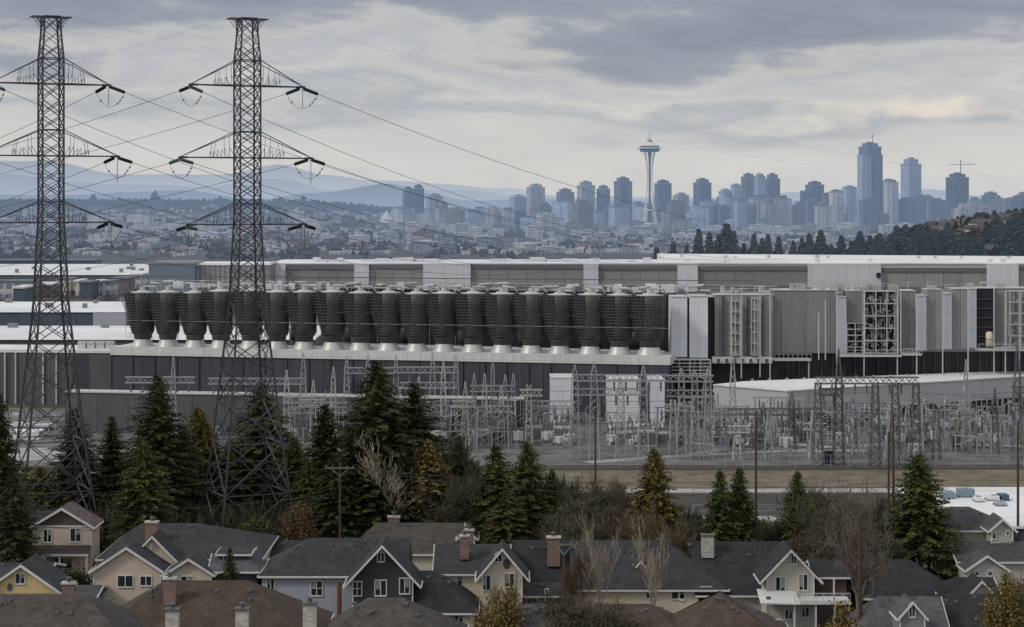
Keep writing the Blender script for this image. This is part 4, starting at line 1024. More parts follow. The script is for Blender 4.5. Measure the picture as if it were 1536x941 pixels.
# ================================================================== switchyard
GA_ = M['steel']; GD_ = M['steel_dk']
M['insul'] = mat('porcelain_grey', (.17,.15,.15), .4, .15, 1.0)
M['cab'] = mat('equipment_white', (.58,.58,.56), .6, .12, .6, streak=.2)
M['cabg'] = mat('equipment_grey', (.26,.28,.29), .6, .12, .6, streak=.2)
def gantry(label, cols, ybase, beams, w=1.5, spire=0, mt=None, r=.10):
    """cols: [(px, ytop)], all standing at ground row ybase; beams: [(px0,px1,ypx)]"""
    mt = mt or GA_; Y = YG(ybase)
    t = thing('lattice_gantry', label, 'gantry', (PX(cols[0][0],Y),Y,0))
    for (px, yt) in cols:
        x = PX(px,Y); z = PZ(yt,Y)
        b = MB(); b.lat((x,Y,0),(x,Y,z),w,w*.5,max(5,int(z/1.3)),r,r*.62)
        if spire: b.lat((x,Y,z),(x,Y,z+spire),w*.5,.1,3,r*.8,r*.5)
        b.build('column', mt, t)
    for (a, c, py) in beams:
        z = PZ(py,Y); b = MB(); b.lat((PX(a,Y),Y,z),(PX(c,Y),Y,z),1.1,1.1,max(4,int(abs(PX(c,Y)-PX(a,Y))/1.1)),r,r*.65,up=(0,0,1)); b.build('beam', mt, t)
        b = MB()
        n = max(2,int((c-a)/16))
        for k in range(n):
            x = PX(a+(c-a)*(k+.5)/n,Y); b.mark().lathe([(.05,z-2.4),(.22,z-2.2),(.13,z-1.9),(.22,z-1.6),(.13,z-1.3),(.22,z-1.0),(.05,z-.6)],6,x,Y,False)
        build_each(b, 'insulator', M['insul'], t)
    return t
G = gantry
G('pale lattice gantry in front of the dark hall left of the tallest fir', [(520,553),(552,552)], 655, [(517,590,556)], 1.5, 2.5)
G('pale lattice gantry showing right of the tallest fir with double beam', [(594,552),(649,548),(684,552)], 655, [(590,686,555),(600,686,578)], 1.5, 2.5)
G('lattice gantry with one beam behind the right pylon, its mast at the right end', [(455,556)], 655, [(312,458,572)], 1.6, 3.5)
G('lattice gantry with short beam above the big left fir', [(260,566)], 660, [(188,292,570)], 1.4, 4)
G('low pale gantry behind the small fir right of the right pylon', [(432,612),(512,612)], 668, [(425,520,600),(425,520,615)], 1.3)
G('row of slim masts with a low beam right of the firs', [(711,572),(739,556),(758,574),(770,572)], 665, [(705,772,583)], 1.1, 1.5)
G('lattice gantry just left of the first white panel block', [(798,600),(820,606)], 662, [(783,862,606),(783,862,618)], 1.1)
G('large grey gantry left of the white panel blocks', [(862,564),(891,560),(931,584),(965,566)], 690, [(860,1000,567),(862,968,588)], 1.9, 2)
G('large grey gantry right of the white panel blocks', [(1022,566),(1042,568),(1062,566)], 688, [(1000,1070,568),(1000,1070,590)], 1.7, 1.6)
G('lower gantry in front of the narrow white block', [(1010,600),(1085,606)], 680, [(1010,1110,622)], 1.5)
G('tall slim lattice mast before the left end of the white shed', [(1099,560)], 672, [], 1.5, 4)
G('dark low gantry before the white shed front', [(1145,616),(1188,600)], 676, [(1078,1232,618)], 1.4, 1.5, GD_)
G('long dark gantry across the middle of the white shed, four columns', [(1227,574),(1313,574),(1343,574),(1374,574)], 700, [(1222,1378,571)], 1.8, 0, GD_, .12)
G('darkest lattice mast before the white shed with a tall spike', [(1258,566)], 697, [(1228,1258,588)], 1.9, 5, GD_, .13)
G('lattice mast before the right half of the white shed, left one', [(1420,600)], 676, [(1404,1450,611)], 1.4, 2)
G('lattice mast before the right half of the white shed, with sharp tip', [(1449,580)], 676, [], 1.6, 5)
G('lattice mast at the right edge carrying a short beam', [(1526,566)], 690, [(1518,1580,585)], 1.9, 6, GD_)
G('lattice gantry behind the right pair of wooden poles', [(1283,606),(1300,606),(1325,610)], 684, [(1280,1330,622)], 1.4)
G('low gantry along the dark band of the white shed', [(1385,622),(1440,622),(1490,622)], 668, [(1380,1520,628)], 1.1)
G('small pale gantry low in the left gap between the trees', [(290,640)], 668, [(270,330,645)], 1.1)
qg = random.Random(8)
for i in range(21):
    px = 800+i*35+qg.uniform(-12,12); yb = qg.choice((656,664,672,682,690)); yt = qg.uniform(572,610) if px < 1065 else qg.uniform(606,636)
    if 815 < px < 1000: continue
    gantry(('pale','grey','dark')[i%3]+' lattice mast, '+ORDN[i]+' from the left among the free-standing masts of the yard', [(px,yt)], yb, [] if i % 3 else [(px-14,px+20,yt+qg.uniform(4,16))], 1.4, qg.choice((0,2,3.5)), (M['pale_metal'],GA_,GD_)[i%3], .09)
for i,(px,yt,yb) in enumerate(((430,575,668),(470,590,668),(500,570,668),(628,585,664),(665,560,664),(698,592,668),(727,580,668),(752,600,670),(600,600,668))):
    gantry('pale lattice mast before the grey annex, '+ORDN[i]+' in the group behind the firs', [(px,yt)], yb, [(px-20,px+16,yt+14)] if i % 2 else [], 1.4, 2.5, M['pale_metal'], .09)
# small apparatus, many kinds
def app_proto(kind, label):
    t = thing(('disconnect_switch','post_insulator_stand','bus_portal','circuit_breaker','surge_arrester')[kind], label, 'switchgear', (0,0,-50), 'switchgear stands in the yard', local=True)
    O = (0,0,0); b = MB(); i = MB(); c = MB()
    if kind == 0:
        b.bar((-1.5,0,0),(-1.5,0,2.6),.09).bar((1.5,0,0),(1.5,0,2.6),.09).bar((-1.9,0,2.6),(1.9,0,2.6),.13).bar((-1.5,0,1.2),(1.5,0,2.5),.075,3)
        for x in (-1.4,0,1.4): i.mark().lathe([(.16,2.7),(.2,3),(.12,3.3),(.2,3.6),(.1,3.9),(.18,4.2),(.08,4.5)],7,x,0)
        c.bar((-1.4,0,4.5),(0,0,5.4),.090).bar((0,0,4.5),(1.4,0,5.2),.090).bar((1.4,0,4.5),(1.4,0,6),.060)
    elif kind == 1:
        b.bar((0,0,0),(0,0,3),.12).box(-.3,.3,-.3,.3,2.95,3.05)
        i.mark().lathe([(.18,3.05),(.24,3.4),(.14,3.7),(.24,4.0),(.14,4.3),(.22,4.6),(.1,5)],8)
        c.lathe([(.3,5),(.32,5.15),(.3,5.3)],8); c.bar((0,0,5.2),(2.2,0,5.6),.075)
    elif kind == 2:
        b.bar((-2.4,0,0),(-2.2,0,6.2),.15).bar((2.4,0,0),(2.2,0,6.2),.15).bar((-2.6,0,6.2),(2.6,0,6.2),.12).bar((-2.3,0,4),(0,0,6.1),.075,3).bar((2.3,0,4),(0,0,6.1),.075,3).bar((-2.4,0,3),(2.4,0,3.1),.090)
        for x in (-1.6,0,1.6): i.mark().lathe([(.05,4.3),(.18,4.6),(.1,5),(.18,5.3),(.05,6)],7,x,0,False)
        pts = [(-1.6+3.2*k/10, 0, 4.2-.9*math.sin(PI*k/10)) for k in range(11)]; c.path(pts,.060,3)
    elif kind == 3:
        b.box(-.9,.9,-.5,.5,0,.25).box(-.8,-.6,-.3,.3,.25,1.2).box(.6,.8,-.3,.3,.25,1.2)
        c.box(-1,1,-.45,.45,1.2,2.5).lathe([(.42,1.0),(.42,2.4)],10,0,-.6)
        for x in (-.7,0,.7): i.mark().lathe([(.16,2.5),(.2,2.8),(.12,3.1),(.2,3.4),(.1,3.8)],7,x,.1)
        for x in (-.7,.7): i.mark().bar((x,.1,3.8),(x*1.5,.1,4.6),.1,5)
    else:
        b.bar((0,0,0),(0,0,2),.13).bar((-.7,0,2),(.7,0,2),.08)
        for x in (-.6,.6): i.mark().lathe([(.12,2.05),(.2,2.4),(.1,2.8),(.2,3.2),(.1,3.6)],7,x,0)
        c.bar((-.6,0,3.6),(-.6,0,7.5),.075,3).bar((.6,0,3.6),(.6,0,4.4),.075,3)
    b.build('stand', GA_, t, org=O); build_each(i, 'insulator', M['insul'], t, org=O); c.build('conductor' if kind != 3 else 'tank', GA_ if kind != 3 else M['cab'], t, org=O)
    return t
AL = ['grey disconnect switch with raised arms in the switchyard','single post insulator on steel stand in the switchyard','steel bus portal with hanging loop in the switchyard','pale circuit breaker box with bushings in the switchyard','pair of slim arresters with vertical rod in the switchyard']
AP = [app_proto(k, AL[k]) for k in range(5)]
first = [True]*5; q = random.Random(21)
def put_app(k, px, py, s=1, rz=0):
    Y = YG(py); loc = (PX(px,Y),Y,0)
    if first[k]: first[k] = False; AP[k].location = loc; AP[k].rotation_euler = (0,0,rz); scan(AP[k])
    else: dup(AP[k], loc, rz, s)
rows_ = [(648,790,1060,15),(656,800,1230,24),(664,690,1500,34),(672,840,1530,30),(680,860,1530,20),(690,1100,1400,6),(660,425,520,12),(672,600,790,18),(664,590,790,14),(652,1190,1530,20)]
for (py, x0, x1, n) in rows_:
    for i in range(n):
        px = x0+(x1-x0)*(i+.5)/n+q.uniform(-4,4); k = q.choices(range(5),(4,2,5,2,2))[0]
        if 820 < px < 1000 and q.random() < .45: continue
        put_app(k, px, py+q.uniform(-3,3), q.uniform(.9,1.35)*(.7 if 820 < px < 1000 else 1), q.choice((0,0,PI/2,.3,-.4)))
for i in range(22): put_app(3, q.choice((q.uniform(915,1010),q.uniform(1060,1160),q.uniform(1330,1400),q.uniform(800,860))), q.uniform(662,672), q.uniform(.8,1.1))
# transformers
def transformer(px, py, label, s=1, mt=None):
    Y = YG(py); X0 = PX(px,Y); t = thing('transformer', label, 'transformer', (X0,Y,0), local=True)
    t.scale = (s,s,s); O = (0,0,0)
    MB().box(-1.5,1.5,-1,1,.3,3).box(-1.8,1.8,-1.3,1.3,0,.3).build('tank', mt or M['cab'], t, org=O)
    b = MB()
    for k in range(9): b.box(-1.4+k*.33,-1.3+k*.33,-1.6,-1.0,.6,2.7)
    b.build('radiator', M['cabg'], t, org=O)
    MB().bar((-1.6,.4,3.6),(1.2,.4,3.6),.4,10,caps=True).build('conservator', mt or M['cab'], t, org=O)
    b = MB()
    for x in (-.9,0,.9): b.lathe([(.2,3),(.26,3.3),(.15,3.6),(.24,3.9),(.12,4.3),(.2,4.6),(.06,5.1)],8,x,-.3)
    b.build('bushing', M['insul'], t, org=O)
TR = [(925,668,'pale transformer below the wide white panel block, leftmost of its row'),(948,668,'pale transformer below the right edge of the wide white panel block'),(968,669,'pale transformer between the wide and the narrow white block'),(990,668,'pale transformer below the narrow white block'),
 (1080,670,'pale transformer at the left end of the white shed'),(1098,671,'second pale transformer at the left end of the white shed'),(1135,668,'pale transformer by the wooden pole at the shed'),(800,662,'pale transformer right of the grey annex corner'),(842,663,'pale transformer under the first white panel block'),
 (1178,664,'grey transformer in front of the white shed corner'),(1210,662,'small grey transformer right of the shed corner'),(1365,664,'pale transformer cluster member behind the dark fir, left'),(1385,664,'pale transformer cluster member behind the dark fir, right'),(1432,672,'grey transformer beside the sharp-tipped mast'),(1016,670,'grey transformer under the right-hand grey gantry')]
for (px,py,lb) in TR: transformer(px, py, lb, .85+.2*random.random(), M['cabg'] if 'grey tr' in lb else M['cab'])
# dark blue enclosures
for i,(px,lb) in enumerate(((1240,'dark blue upright enclosure by the darkest mast, left one'),(1247,'dark blue upright enclosure by the darkest mast, right one'))):
    Y = YG(696); t = thing('enclosure', lb, 'cabinet', (PX(px,Y),Y,0))
    MB().box(PX(px,Y)-.38,PX(px,Y)+.38,Y-.4,Y+.4,0,2.3).build('body', mat('navy_paint', (.02,.035,.055), .5), t)
    MB().box(PX(px,Y)-.42,PX(px,Y)+.42,Y-.45,Y+.45,2.31,2.42).build('lid', M['cabg'], t)
# bus pipes and yard cables
for i in range(26):
    py = q.uniform(650,690); Y = YG(py); x0 = q.uniform(800,1450); x1 = x0+q.uniform(50,160); z = q.uniform(4.8,9.5); sg = q.uniform(.1,.7)
    pts = [(PX(x0,Y)+(PX(x1,Y)-PX(x0,Y))*k/10, Y, z-sg*4*(k/10)*(1-k/10)) for k in range(11)]
    o = MB().path(pts,.05,3).build('bus_cable', GD_, loc=pts[0]); tag(o, 'thin dark cable strung between switchyard gantries', 'cable', 'cables strung across the switchyard')
# fences
def fence(label, pts, h=2.2, step=3.0, top=True):
    t = thing('chain_fence', label, 'fence', (PX(pts[0][0],YG(pts[0][1])),YG(pts[0][1]),0))
    posts = MB(); rail = MB()
    for (a, c) in zip(pts[:-1], pts[1:]):
        p = Vector((PX(a[0],YG(a[1])),YG(a[1]),0)); r = Vector((PX(c[0],YG(c[1])),YG(c[1]),0)); n = max(1,int((r-p).length/step))
        for k in range(n+1):
            s = p+(r-p)*k/n; posts.mark().bar(s, s+Vector((0,0,h)), .07)
        for zz in (h, h*.5, .15): rail.bar(p+Vector((0,0,zz)), r+Vector((0,0,zz)), .03, 3)
    build_each(posts, 'post', M['steel'], t, cap=100); rail.build('rail', M['steel'], t)
fence('long chain fence along the front of the switchyard', [(560,703),(1640,701)])
fence('second fence line beside the lane below the dry grass strip', [(1040,742),(1300,741),(1640,739)], 1.8, 5)
fence('fence of the parking area behind the twin firs', [(1040,776),(1180,775),(1330,772)], 1.8, 4)
fence('fence at the back of the yard before the white shed', [(1180,656),(1400,652),(1620,650)], 1.8, 4)
# loading dock at the far left
t = thing('loading_dock', 'white pipes and canopy at the foot of the grey wing, far left', 'loading dock', (PX(50,400),400,0))
b = MB(); Y = 400
b.bar((PX(8,Y),Y,2.9),(PX(28,Y),Y,3.0),.45,8,caps=True); b.box(PX(10,Y),PX(76,Y),Y-2,Y+4,.8,1.15); b.bar((PX(38,Y),Y,1.6),(PX(52,Y),Y,3.0),.09).bar((PX(66,Y),Y,2.8),(PX(85,Y),Y,2.9),.1)
b.build('canopy', M['white_steel'], t)
b = MB()
for px in (10,28,45,64,76,86): b.mark().bar((PX(px,Y),Y-1.8,0),(PX(px,Y),Y-1.8,3 if px > 60 else 1),.1)
build_each(b, 'post', M['white_steel'], t)
MB().box(PX(8,385),PX(62,385),383,388,.02,1.6).build('ramp', M['white_wall'], t)
# flat white-roofed shop on the right with roof plant
Yf, Yb, z = 252, 286, 4.6
t = thing('flat_shop', 'flat white-roofed commercial building behind the grey house at the right', 'building', (PX(1500,Yf),Yf,-1))
x0, x1 = PX(1425,Yf), PX(1700,Yf)
MB().box(x0,x1,Yf,Yb,-3,z).build('wall', M['dark_wall'], t)
MB().box(x0-.3,x1+.3,Yf-.3,Yb+.3,z+.01,z+.3).build('roof', M['roof_white'], t)
for (px,py,w_,h_,lb,mt) in ((1412,741,1.7,.9,'pale blue rooftop unit, left one','b'),(1436,739,2.2,1.1,'pale blue rooftop unit beside the left one','b'),(1480,744,1.8,.6,'low white rooftop unit','w'),(1497,744,1.3,.8,'dark blue rooftop unit','d'),(1462,746,1.0,.6,'small white rooftop unit','w'),(1493,752,1.3,.5,'flat grey roof hatch','g')):
    Y = (HC-z-.3)*FO/(py-300+6); X0 = PX(px,Y); u = thing('rooftop_unit', lb+' on the flat white roof', 'rooftop unit', (X0,Y,z+.3))
    m_ = {'b':mat('unit_blue',(.20,.26,.30)),'w':M['white_wall'],'d':mat('unit_navy',(.06,.1,.15)),'g':M['steel']}[mt]
    MB().box(X0,X0+w_,Y-1,Y+1,z+.42,z+.3+h_).build('casing', m_, u)
    MB().box(X0-.1,X0+w_+.1,Y-1.1,Y+1.1,z+.305,z+.415).build('curb', M['steel_dk'], u)
    MB().lathe([(.35,z+.3+h_),(.35,z+.45+h_)],10,X0+w_*.5,Y).build('fan_hood', M['steel'], u)
# ================================================================== houses
def roofm(n, c): return mat(n, c, col2=tuple(k*1.25+.003 for k in c), rough=.9, var=.32, vs=.4, kind='shingle', streak=.3, bump=.02, fine=.4)
RF = {'char': roofm('charcoal_shingles', (.036,.036,.039)), 'black': roofm('black_shingles', (.024,.025,.028)), 'grey': roofm('grey_shingles', (.060,.060,.062)),
      'brown': roofm('brown_shingles', (.062,.043,.033)), 'taupe': roofm('weathered_brown_shingles', (.066,.056,.048)), 'rose': roofm('rosy_brown_shingles', (.12,.085,.08)), 'slate': roofm('slate_shingles', (.078,.08,.085))}
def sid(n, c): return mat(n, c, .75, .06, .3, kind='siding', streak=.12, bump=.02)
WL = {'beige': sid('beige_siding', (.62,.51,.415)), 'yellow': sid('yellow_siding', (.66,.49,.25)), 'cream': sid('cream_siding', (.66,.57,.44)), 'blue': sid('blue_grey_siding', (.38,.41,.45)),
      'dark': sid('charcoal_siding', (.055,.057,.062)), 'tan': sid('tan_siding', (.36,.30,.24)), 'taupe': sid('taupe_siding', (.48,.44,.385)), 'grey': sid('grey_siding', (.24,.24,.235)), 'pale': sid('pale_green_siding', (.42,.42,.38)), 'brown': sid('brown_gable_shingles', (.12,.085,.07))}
M['trim'] = mat('white_trim', (.62,.61,.585), .6, .1, .5, streak=.35)
M['pane'] = mat('window_pane', (.022,.027,.03), .12, .3, .8, spec=.6)
M['curtain'] = mat('window_blind', (.22,.25,.25), .5, .2, 1.2)
M['brick'] = mat('chimney_brick', (.20,.135,.115), .9, .25, .5, kind='brick', p=1.0)
M['stone'] = mat('chimney_stone', (.42,.39,.35), .9, .3, 1.5, kind='brick', p=1.5)
M['vent'] = mat('roof_vent_metal', (.10,.10,.10), .5, .3, 1)
class House:
    def __init__(s, label, px, Y, zg=-3.5, grp=None):
        s.o = (PX(px,Y), Y, zg); s.t = thing('house', label, 'house', s.o, grp); s.k = 0
    def vol(s, x0, x1, Y, dep, yE, yR, axis, wall, roof, hipL=0, hipR=0, over=.45, fascia=True, zb=None, rk=(1,1)):
        """x0,x1,yE,yR photo px at front plane Y (ridge row is measured at its own depth)"""
        a, c = PX(x0,Y), PX(x1,Y); ze = PZ(yE,Y); zb = s.o[2] if zb is None else zb; yb = Y+dep; s.k += 1; e = .004*s.k
        a += e; c -= e
        th = .16
        rf = MB(); wl = MB(); fa = MB()
        if axis == 'x':
            ym = Y+dep/2; zr = PZ(yR,ym); sl = (zr-ze)/(dep/2); zo = ze-sl*over
            wl.add([(a,Y,zb),(c,Y,zb),(c,yb,zb),(a,yb,zb),(a,Y,ze),(c,Y,ze),(c,yb,ze),(a,yb,ze)],[(0,1,5,4),(1,2,6,5),(2,3,7,6),(3,0,4,7)])
            if not hipL: wl.add([(a,Y,ze),(a,yb,ze),(a,ym,zr)],[(0,1,2)])
            if not hipR: wl.add([(c,Y,ze),(c,yb,ze),(c,ym,zr)],[(0,1,2)])
            A_, C_ = a-over, c+over; R0 = A_+hipL if hipL else A_; R1 = C_-hipR if hipR else C_
            P = [(A_,Y-over,zo),(C_,Y-over,zo),(C_,yb+over,zo),(A_,yb+over,zo),(R0,ym,zr),(R1,ym,zr)]
            top = [(x,y,z+th) for x,y,z in P]; rf.add(P+top, [(6,7,11,10),(8,9,10,11),(7,8,11),(9,6,10),(0,4,5,1),(2,5,4,3),(0,1,7,6),(1,2,8,7),(2,3,9,8),(3,0,6,9)]+([(1,5,2)] if hipR else [])+([(3,4,0)] if hipL else []))
            if fascia:
                fa.beam((A_,Y-over-.07,zo+.04),(C_,Y-over-.07,zo+.04),.12,.2)
                for (X_,h,on) in ((A_-.04,hipL,rk[0]),(C_+.04,hipR,rk[1])):
                    if not on: continue
                    if not h:
                        fa.beam((X_,Y-over,zo+.02),(X_,ym,zr+.02),.1,.26).beam((X_,ym,zr+.02),(X_,yb+over,zo+.02),.1,.26)
                    else: fa.beam((X_,Y-over,zo+.04),(X_,yb+over,zo+.04),.1,.18)
            s.last = (a,c,Y,yb,ze,zr,ym)
        else:
            zr = PZ(yR,Y); xm = (a+c)/2; sl = (zr-ze)/((c-a)/2); zo = ze-sl*over
            wl.add([(a,Y,zb),(c,Y,zb),(c,yb,zb),(a,yb,zb),(a,Y,ze),(c,Y,ze),(c,yb,ze),(a,yb,ze),(xm,Y,zr),(xm,yb,zr)],[(0,1,5,8,4),(1,2,6,5),(2,3,7,9,6),(3,0,4,7)])
            P = [(a-over,Y-over,zo),(xm,Y-over,zr),(c+over,Y-over,zo),(a-over,yb+over,zo),(xm,yb+over,zr),(c+over,yb+over,zo)]
            top = [(x,y,z+th) for x,y,z in P]
            rf.add(P+top, [(6,7,10,9),(7,8,11,10),(0,3,4,1),(1,4,5,2),(0,1,7,6),(1,2,8,7),(3,9,10,4),(4,10,11,5),(0,6,9,3),(2,5,11,8)])
            if fascia:
                yy = Y-over-.06
                fa.beam((a-over,yy,zo+.02),(xm,yy,zr+.02),.12,.3).beam((xm,yy,zr+.02),(c+over,yy,zo+.02),.12,.3)
                fa.beam((a-over-.07,Y-over,zo+.02),(a-over-.07,yb,zo+.02),.12,.16).beam((c+over+.07,Y-over,zo+.02),(c+over+.07,yb,zo+.02),.12,.16)
                for X_ in (a,c): fa.box(X_-.07,X_+.07,Y-.06,Y+.02,zb,ze)
            s.last = (a,c,Y,yb,ze,zr,xm)
        w_ = wl.build('wall', WL[wall], s.t) if wall else None
        r_ = rf.build('roof', RF[roof], s.t); s.roof = r_
        if fascia: fa.build('fascia', M['trim'], s.t)
        # ridge vents and pipes
        q = random.Random(int(x0*7+yR)); b = MB()
        if axis == 'x' and x1-x0 > 60:
            for k in range(max(3,int((x1-x0)/26))):
                x = (a+c)/2+(c-a)*q.uniform(-.4,.4)*.8; f = q.uniform(.1,.35); b.mark(); y = ym-f*dep/2; z = zr-f*(zr-ze)+th
                if q.random() < .6: b.box(x-.22,x+.22,y-.2,y+.2,z-.05,z+.22)
                else: b.bar((x,y,z-.1),(x,y,z+.6),.07,6,caps=True)
            build_each(b, 'roof_vent', M['vent'] if s.k % 2 else M['steel_dk'], r_)
        return s
    def win(s, x0, x1, y0, y1, Y, n=2, arch=False, rows=1, blind=.45):
        a, c, z1, z0 = PX(x0,Y), PX(x1,Y), PZ(y0,Y), PZ(y1,Y); t = .11
        f = MB(); f.box(a-t,a,Y-.09,Y-.005,z0-t,z1+t).box(c,c+t,Y-.09,Y-.005,z0-t,z1+t).box(a,c,Y-.09,Y-.005,z1,z1+t).box(a-.06,c+.06,Y-.13,Y-.005,z0-t*1.3,z0)
        for k in range(1,n): x = a+(c-a)*k/n; f.box(x-.045,x+.045,Y-.08,Y-.005,z0,z1)
        if rows > 1: f.box(a,c,Y-.075,Y-.005,(z0+z1)/2-.03,(z0+z1)/2+.03)
        if arch: f.add([(a-t,Y-.09,z1+t),(c+t,Y-.09,z1+t),((a+c)/2,Y-.09,z1+t+.35)],[(0,1,2)])
        w_ = f.build('window', M['trim'], s.t)
        MB().box(a,c,Y-.04,Y-.006,z0,z1).build('pane', M['pane'], w_)
        if blind:
            b = MB()
            for k in range(n):
                if (k+int(x0)) % 2 or n == 1: b.box(a+(c-a)*k/n+.06,a+(c-a)*(k+1)/n-.06,Y-.05,Y-.041,z0+(z1-z0)*(1-blind),z1-.04)
            b.build('blind', M['curtain'], w_)
        return s
    def chim(s, x0, x1, y0, y1, Y, mt='brick', pot=True, parent=None, dep=.9):
        a, c, z1, z0 = PX(x0,Y), PX(x1,Y), PZ(y0,Y), PZ(y1,Y)-1.2; p = s.roof
        k = MB().box(a,c,Y,Y+dep,z0,z1).build('chimney', M[mt], p)
        MB().box(a-.12,c+.12,Y-.12,Y+dep+.12,z1,z1+.2).build('chimney_cap', M['stone' if mt == 'brick' else 'vent'], s.t)
        if pot: MB().lathe([(.2,z1+.2),(.2,z1+.55),(.32,z1+.58),(.3,z1+.7)],8,(a+c)/2,Y+dep/2).build('chimney_pot', M['vent'], s.t)
        return s
    def door(s, x0, x1, y0, y1, Y, m='pane'):
        f = MB(); a,c,z1,z0 = PX(x0,Y),PX(x1,Y),PZ(y0,Y),PZ(y1,Y)
        f.box(a-.1,a,Y-.08,Y-.005,z0,z1+.1).box(c,c+.1,Y-.08,Y-.005,z0,z1+.1).box(a,c,Y-.08,Y-.005,z1,z1+.1)
        d = f.build('door', M['trim'], s.t); MB().box(a,c,Y-.04,Y-.006,z0,z1).build('leaf', M[m], d); return s
G1 = 'houses in the foreground neighbourhood'
# 1 two-storey beige, far left
h = House('tall narrow beige house with brown gable behind the left pylon base, far left', 95, 248, -2.8, G1)
h.vol(18,75,250,8,793,768,'x','beige','rose').vol(50,137,248,5,789,763,'y','beige','rose')
Y = 248
a, c, zr, ze = PX(50,Y), PX(137,Y), PZ(764.5,Y), PZ(789,Y)
MB().add([(a+.3,Y-.03,ze),(c-.3,Y-.03,ze),((a+c)/2,Y-.03,zr-.15)],[(0,1,2)]).build('gable_panel', WL['brown'], h.t)
MB().box(a,c,Y-.10,Y-.031,ze-.12,ze+.05).build('gable_trim', M['trim'], h.t)
h.win(66,77,795,813,Y,2).win(106,121,793,812,Y,2)
b = MB(); z = PZ(832,Y-2); b.add([(a,Y-2.6,z),(c,Y-2.6,z),(c,Y-.01,z+.7),(a,Y-.01,z+.7),(a,Y-2.6,z+.12),(c,Y-2.6,z+.12),(c,Y-.01,z+.82),(a,Y-.01,z+.82)],[(0,3,2,1),(4,5,6,7),(0,1,5,4),(1,2,6,5),(3,0,4,7)])
b.build('porch_roof', RF['taupe'], h.t); MB().box(PX(64,Y),PX(139,Y),Y-2.75,Y-2.62,z-.1,z+.16).build('gutter', M['trim'], h.t)
b = MB()
for px in (68,75,96,136): b.mark().box(PX(px,Y)-.1,PX(px,Y)+.1,Y-2.5,Y-2.3,-2.8,z)
build_each(b, 'porch_post', M['trim'], h.t); h.door(58,72,838,856,Y).win(84,108,838,852,Y,2)
# 2 yellow
h = House('yellow house with dark roof cut by the left edge', 33, 215, -5, G1)
h.vol(-25,90,215,6,888,848,'y','yellow','char').win(24,37,861,875,215,2).chim(93,111,877,897,213,'brick')
MB().add([(PX(15,215)+.3*math.cos(2*PI*i/10),214.95,PZ(881,215)+.45*math.sin(2*PI*i/10)) for i in range(10)],[tuple(range(10))]).build('wall_ornament', M['vent'], h.t)
# 3 beige cluster
h = House('beige house with three stepped gables left of centre', 230, 235, -4, G1)
h.vol(150,388,240,16,838,787,'x','beige','char',hipL=4,hipR=9,zb=-4)
h.vol(188,270,236.5,4,846,805,'y','beige','char').vol(140,241,232,4.2,855,822,'y','beige','char').vol(250,317,231,3.6,860,839,'y','beige','char')
h.win(177,199,864,880,232,2,blind=0).win(211,227,865,878,232,2,blind=0).win(272,289,865,882,231,2,blind=.7).chim(218,236,785,801,243,'brick')
MB().box(PX(224,236.5),PX(229,236.5),236.40,236.49,PZ(825,236.5),PZ(816,236.5)).build('gable_vent', M['trim'], h.t)
h.vol(318,386,232,6,856,832,'x','dark','slate',hipR=2.5)
# dormer of cluster
h.vol(330,372,234,4,832,826,'x','brown','char').win(336,346,833,838,234,1,blind=0)
# small roofs behind it
h = House('low charcoal roof between the beige gabled house and the grey house', 400, 250, -3, G1)
h.vol(300,470,250,12,838,812,'x','grey','black',hipL=3)
# 4 grey house
h = House('blue-grey house with a charcoal front gable, centre left', 560, 228, -4.5, G1)
h.vol(393,606,231,11,862,809,'x','blue','char',hipL=5.5,zb=-4.5,rk=(1,0))
h.vol(529,619,226.5,5.5,866,818,'y','dark','char',over=.95)
h.win(401,411,869,889,231,2,blind=.4).win(467,483,872,893,231,2,blind=.5,rows=2).win(529.5,542,873,893,226.5,2,rows=2,blind=0).win(563,579,871,893,226.5,2,blind=.6).win(600,614,868,890,226.5,2,blind=.6).win(567,576,830,842,226.5,2,blind=0,arch=True)
h.vol(606,712,226,9,916,858,'x','cream','black',hipR=5,zb=-5)
h.win(668,680,922,936,226,2).win(682,694,922,936,226,2)
MB().bar((PX(509,224),224,-4.5),(PX(509,224),224,PZ(872,224)),.28,8,caps=True).build('flue_pipe', mat('rusty_pipe', (.13,.06,.04)), h.t)
# 5 house behind
h = House('house with long weathered grey-brown roof behind the grey house', 610, 256, -2.5, G1)
h.vol(532,690,256,12,830,786,'x','cream','taupe',hipL=3).chim(582,599,777,792,262,'brick').vol(690,712,257,6,805,795,'y','cream','taupe')
h.chim(698,710,797,815,254,'brick')
# 6 cream
h = House('cream house with round gable vent and arched window, centre', 752, 232, -4, G1)
h.vol(655,760,234,12,860,818,'x','cream','char',zb=-4).vol(724,783,229,5,858,823,'y','cream','char',over=.8)
h.win(687,693,865,879,234,1).win(723.5,735,864,885,229,2,blind=.7).win(757,771,861,880,229,2,blind=.7).win(743,752,833,842,229,2,arch=True,blind=0).chim(690,703,806,824,236,'brick')
MB().lathe([(.35,0),(.35,.1)],16).v
b = MB(); cx_, cz_ = PX(760,229), PZ(846,229)
b.add([(cx_+.42*math.cos(2*PI*i/16),228.93,cz_+.6*math.sin(2*PI*i/16)) for i in range(16)],[tuple(range(16))]); b.build('round_vent', M['vent'], h.t)
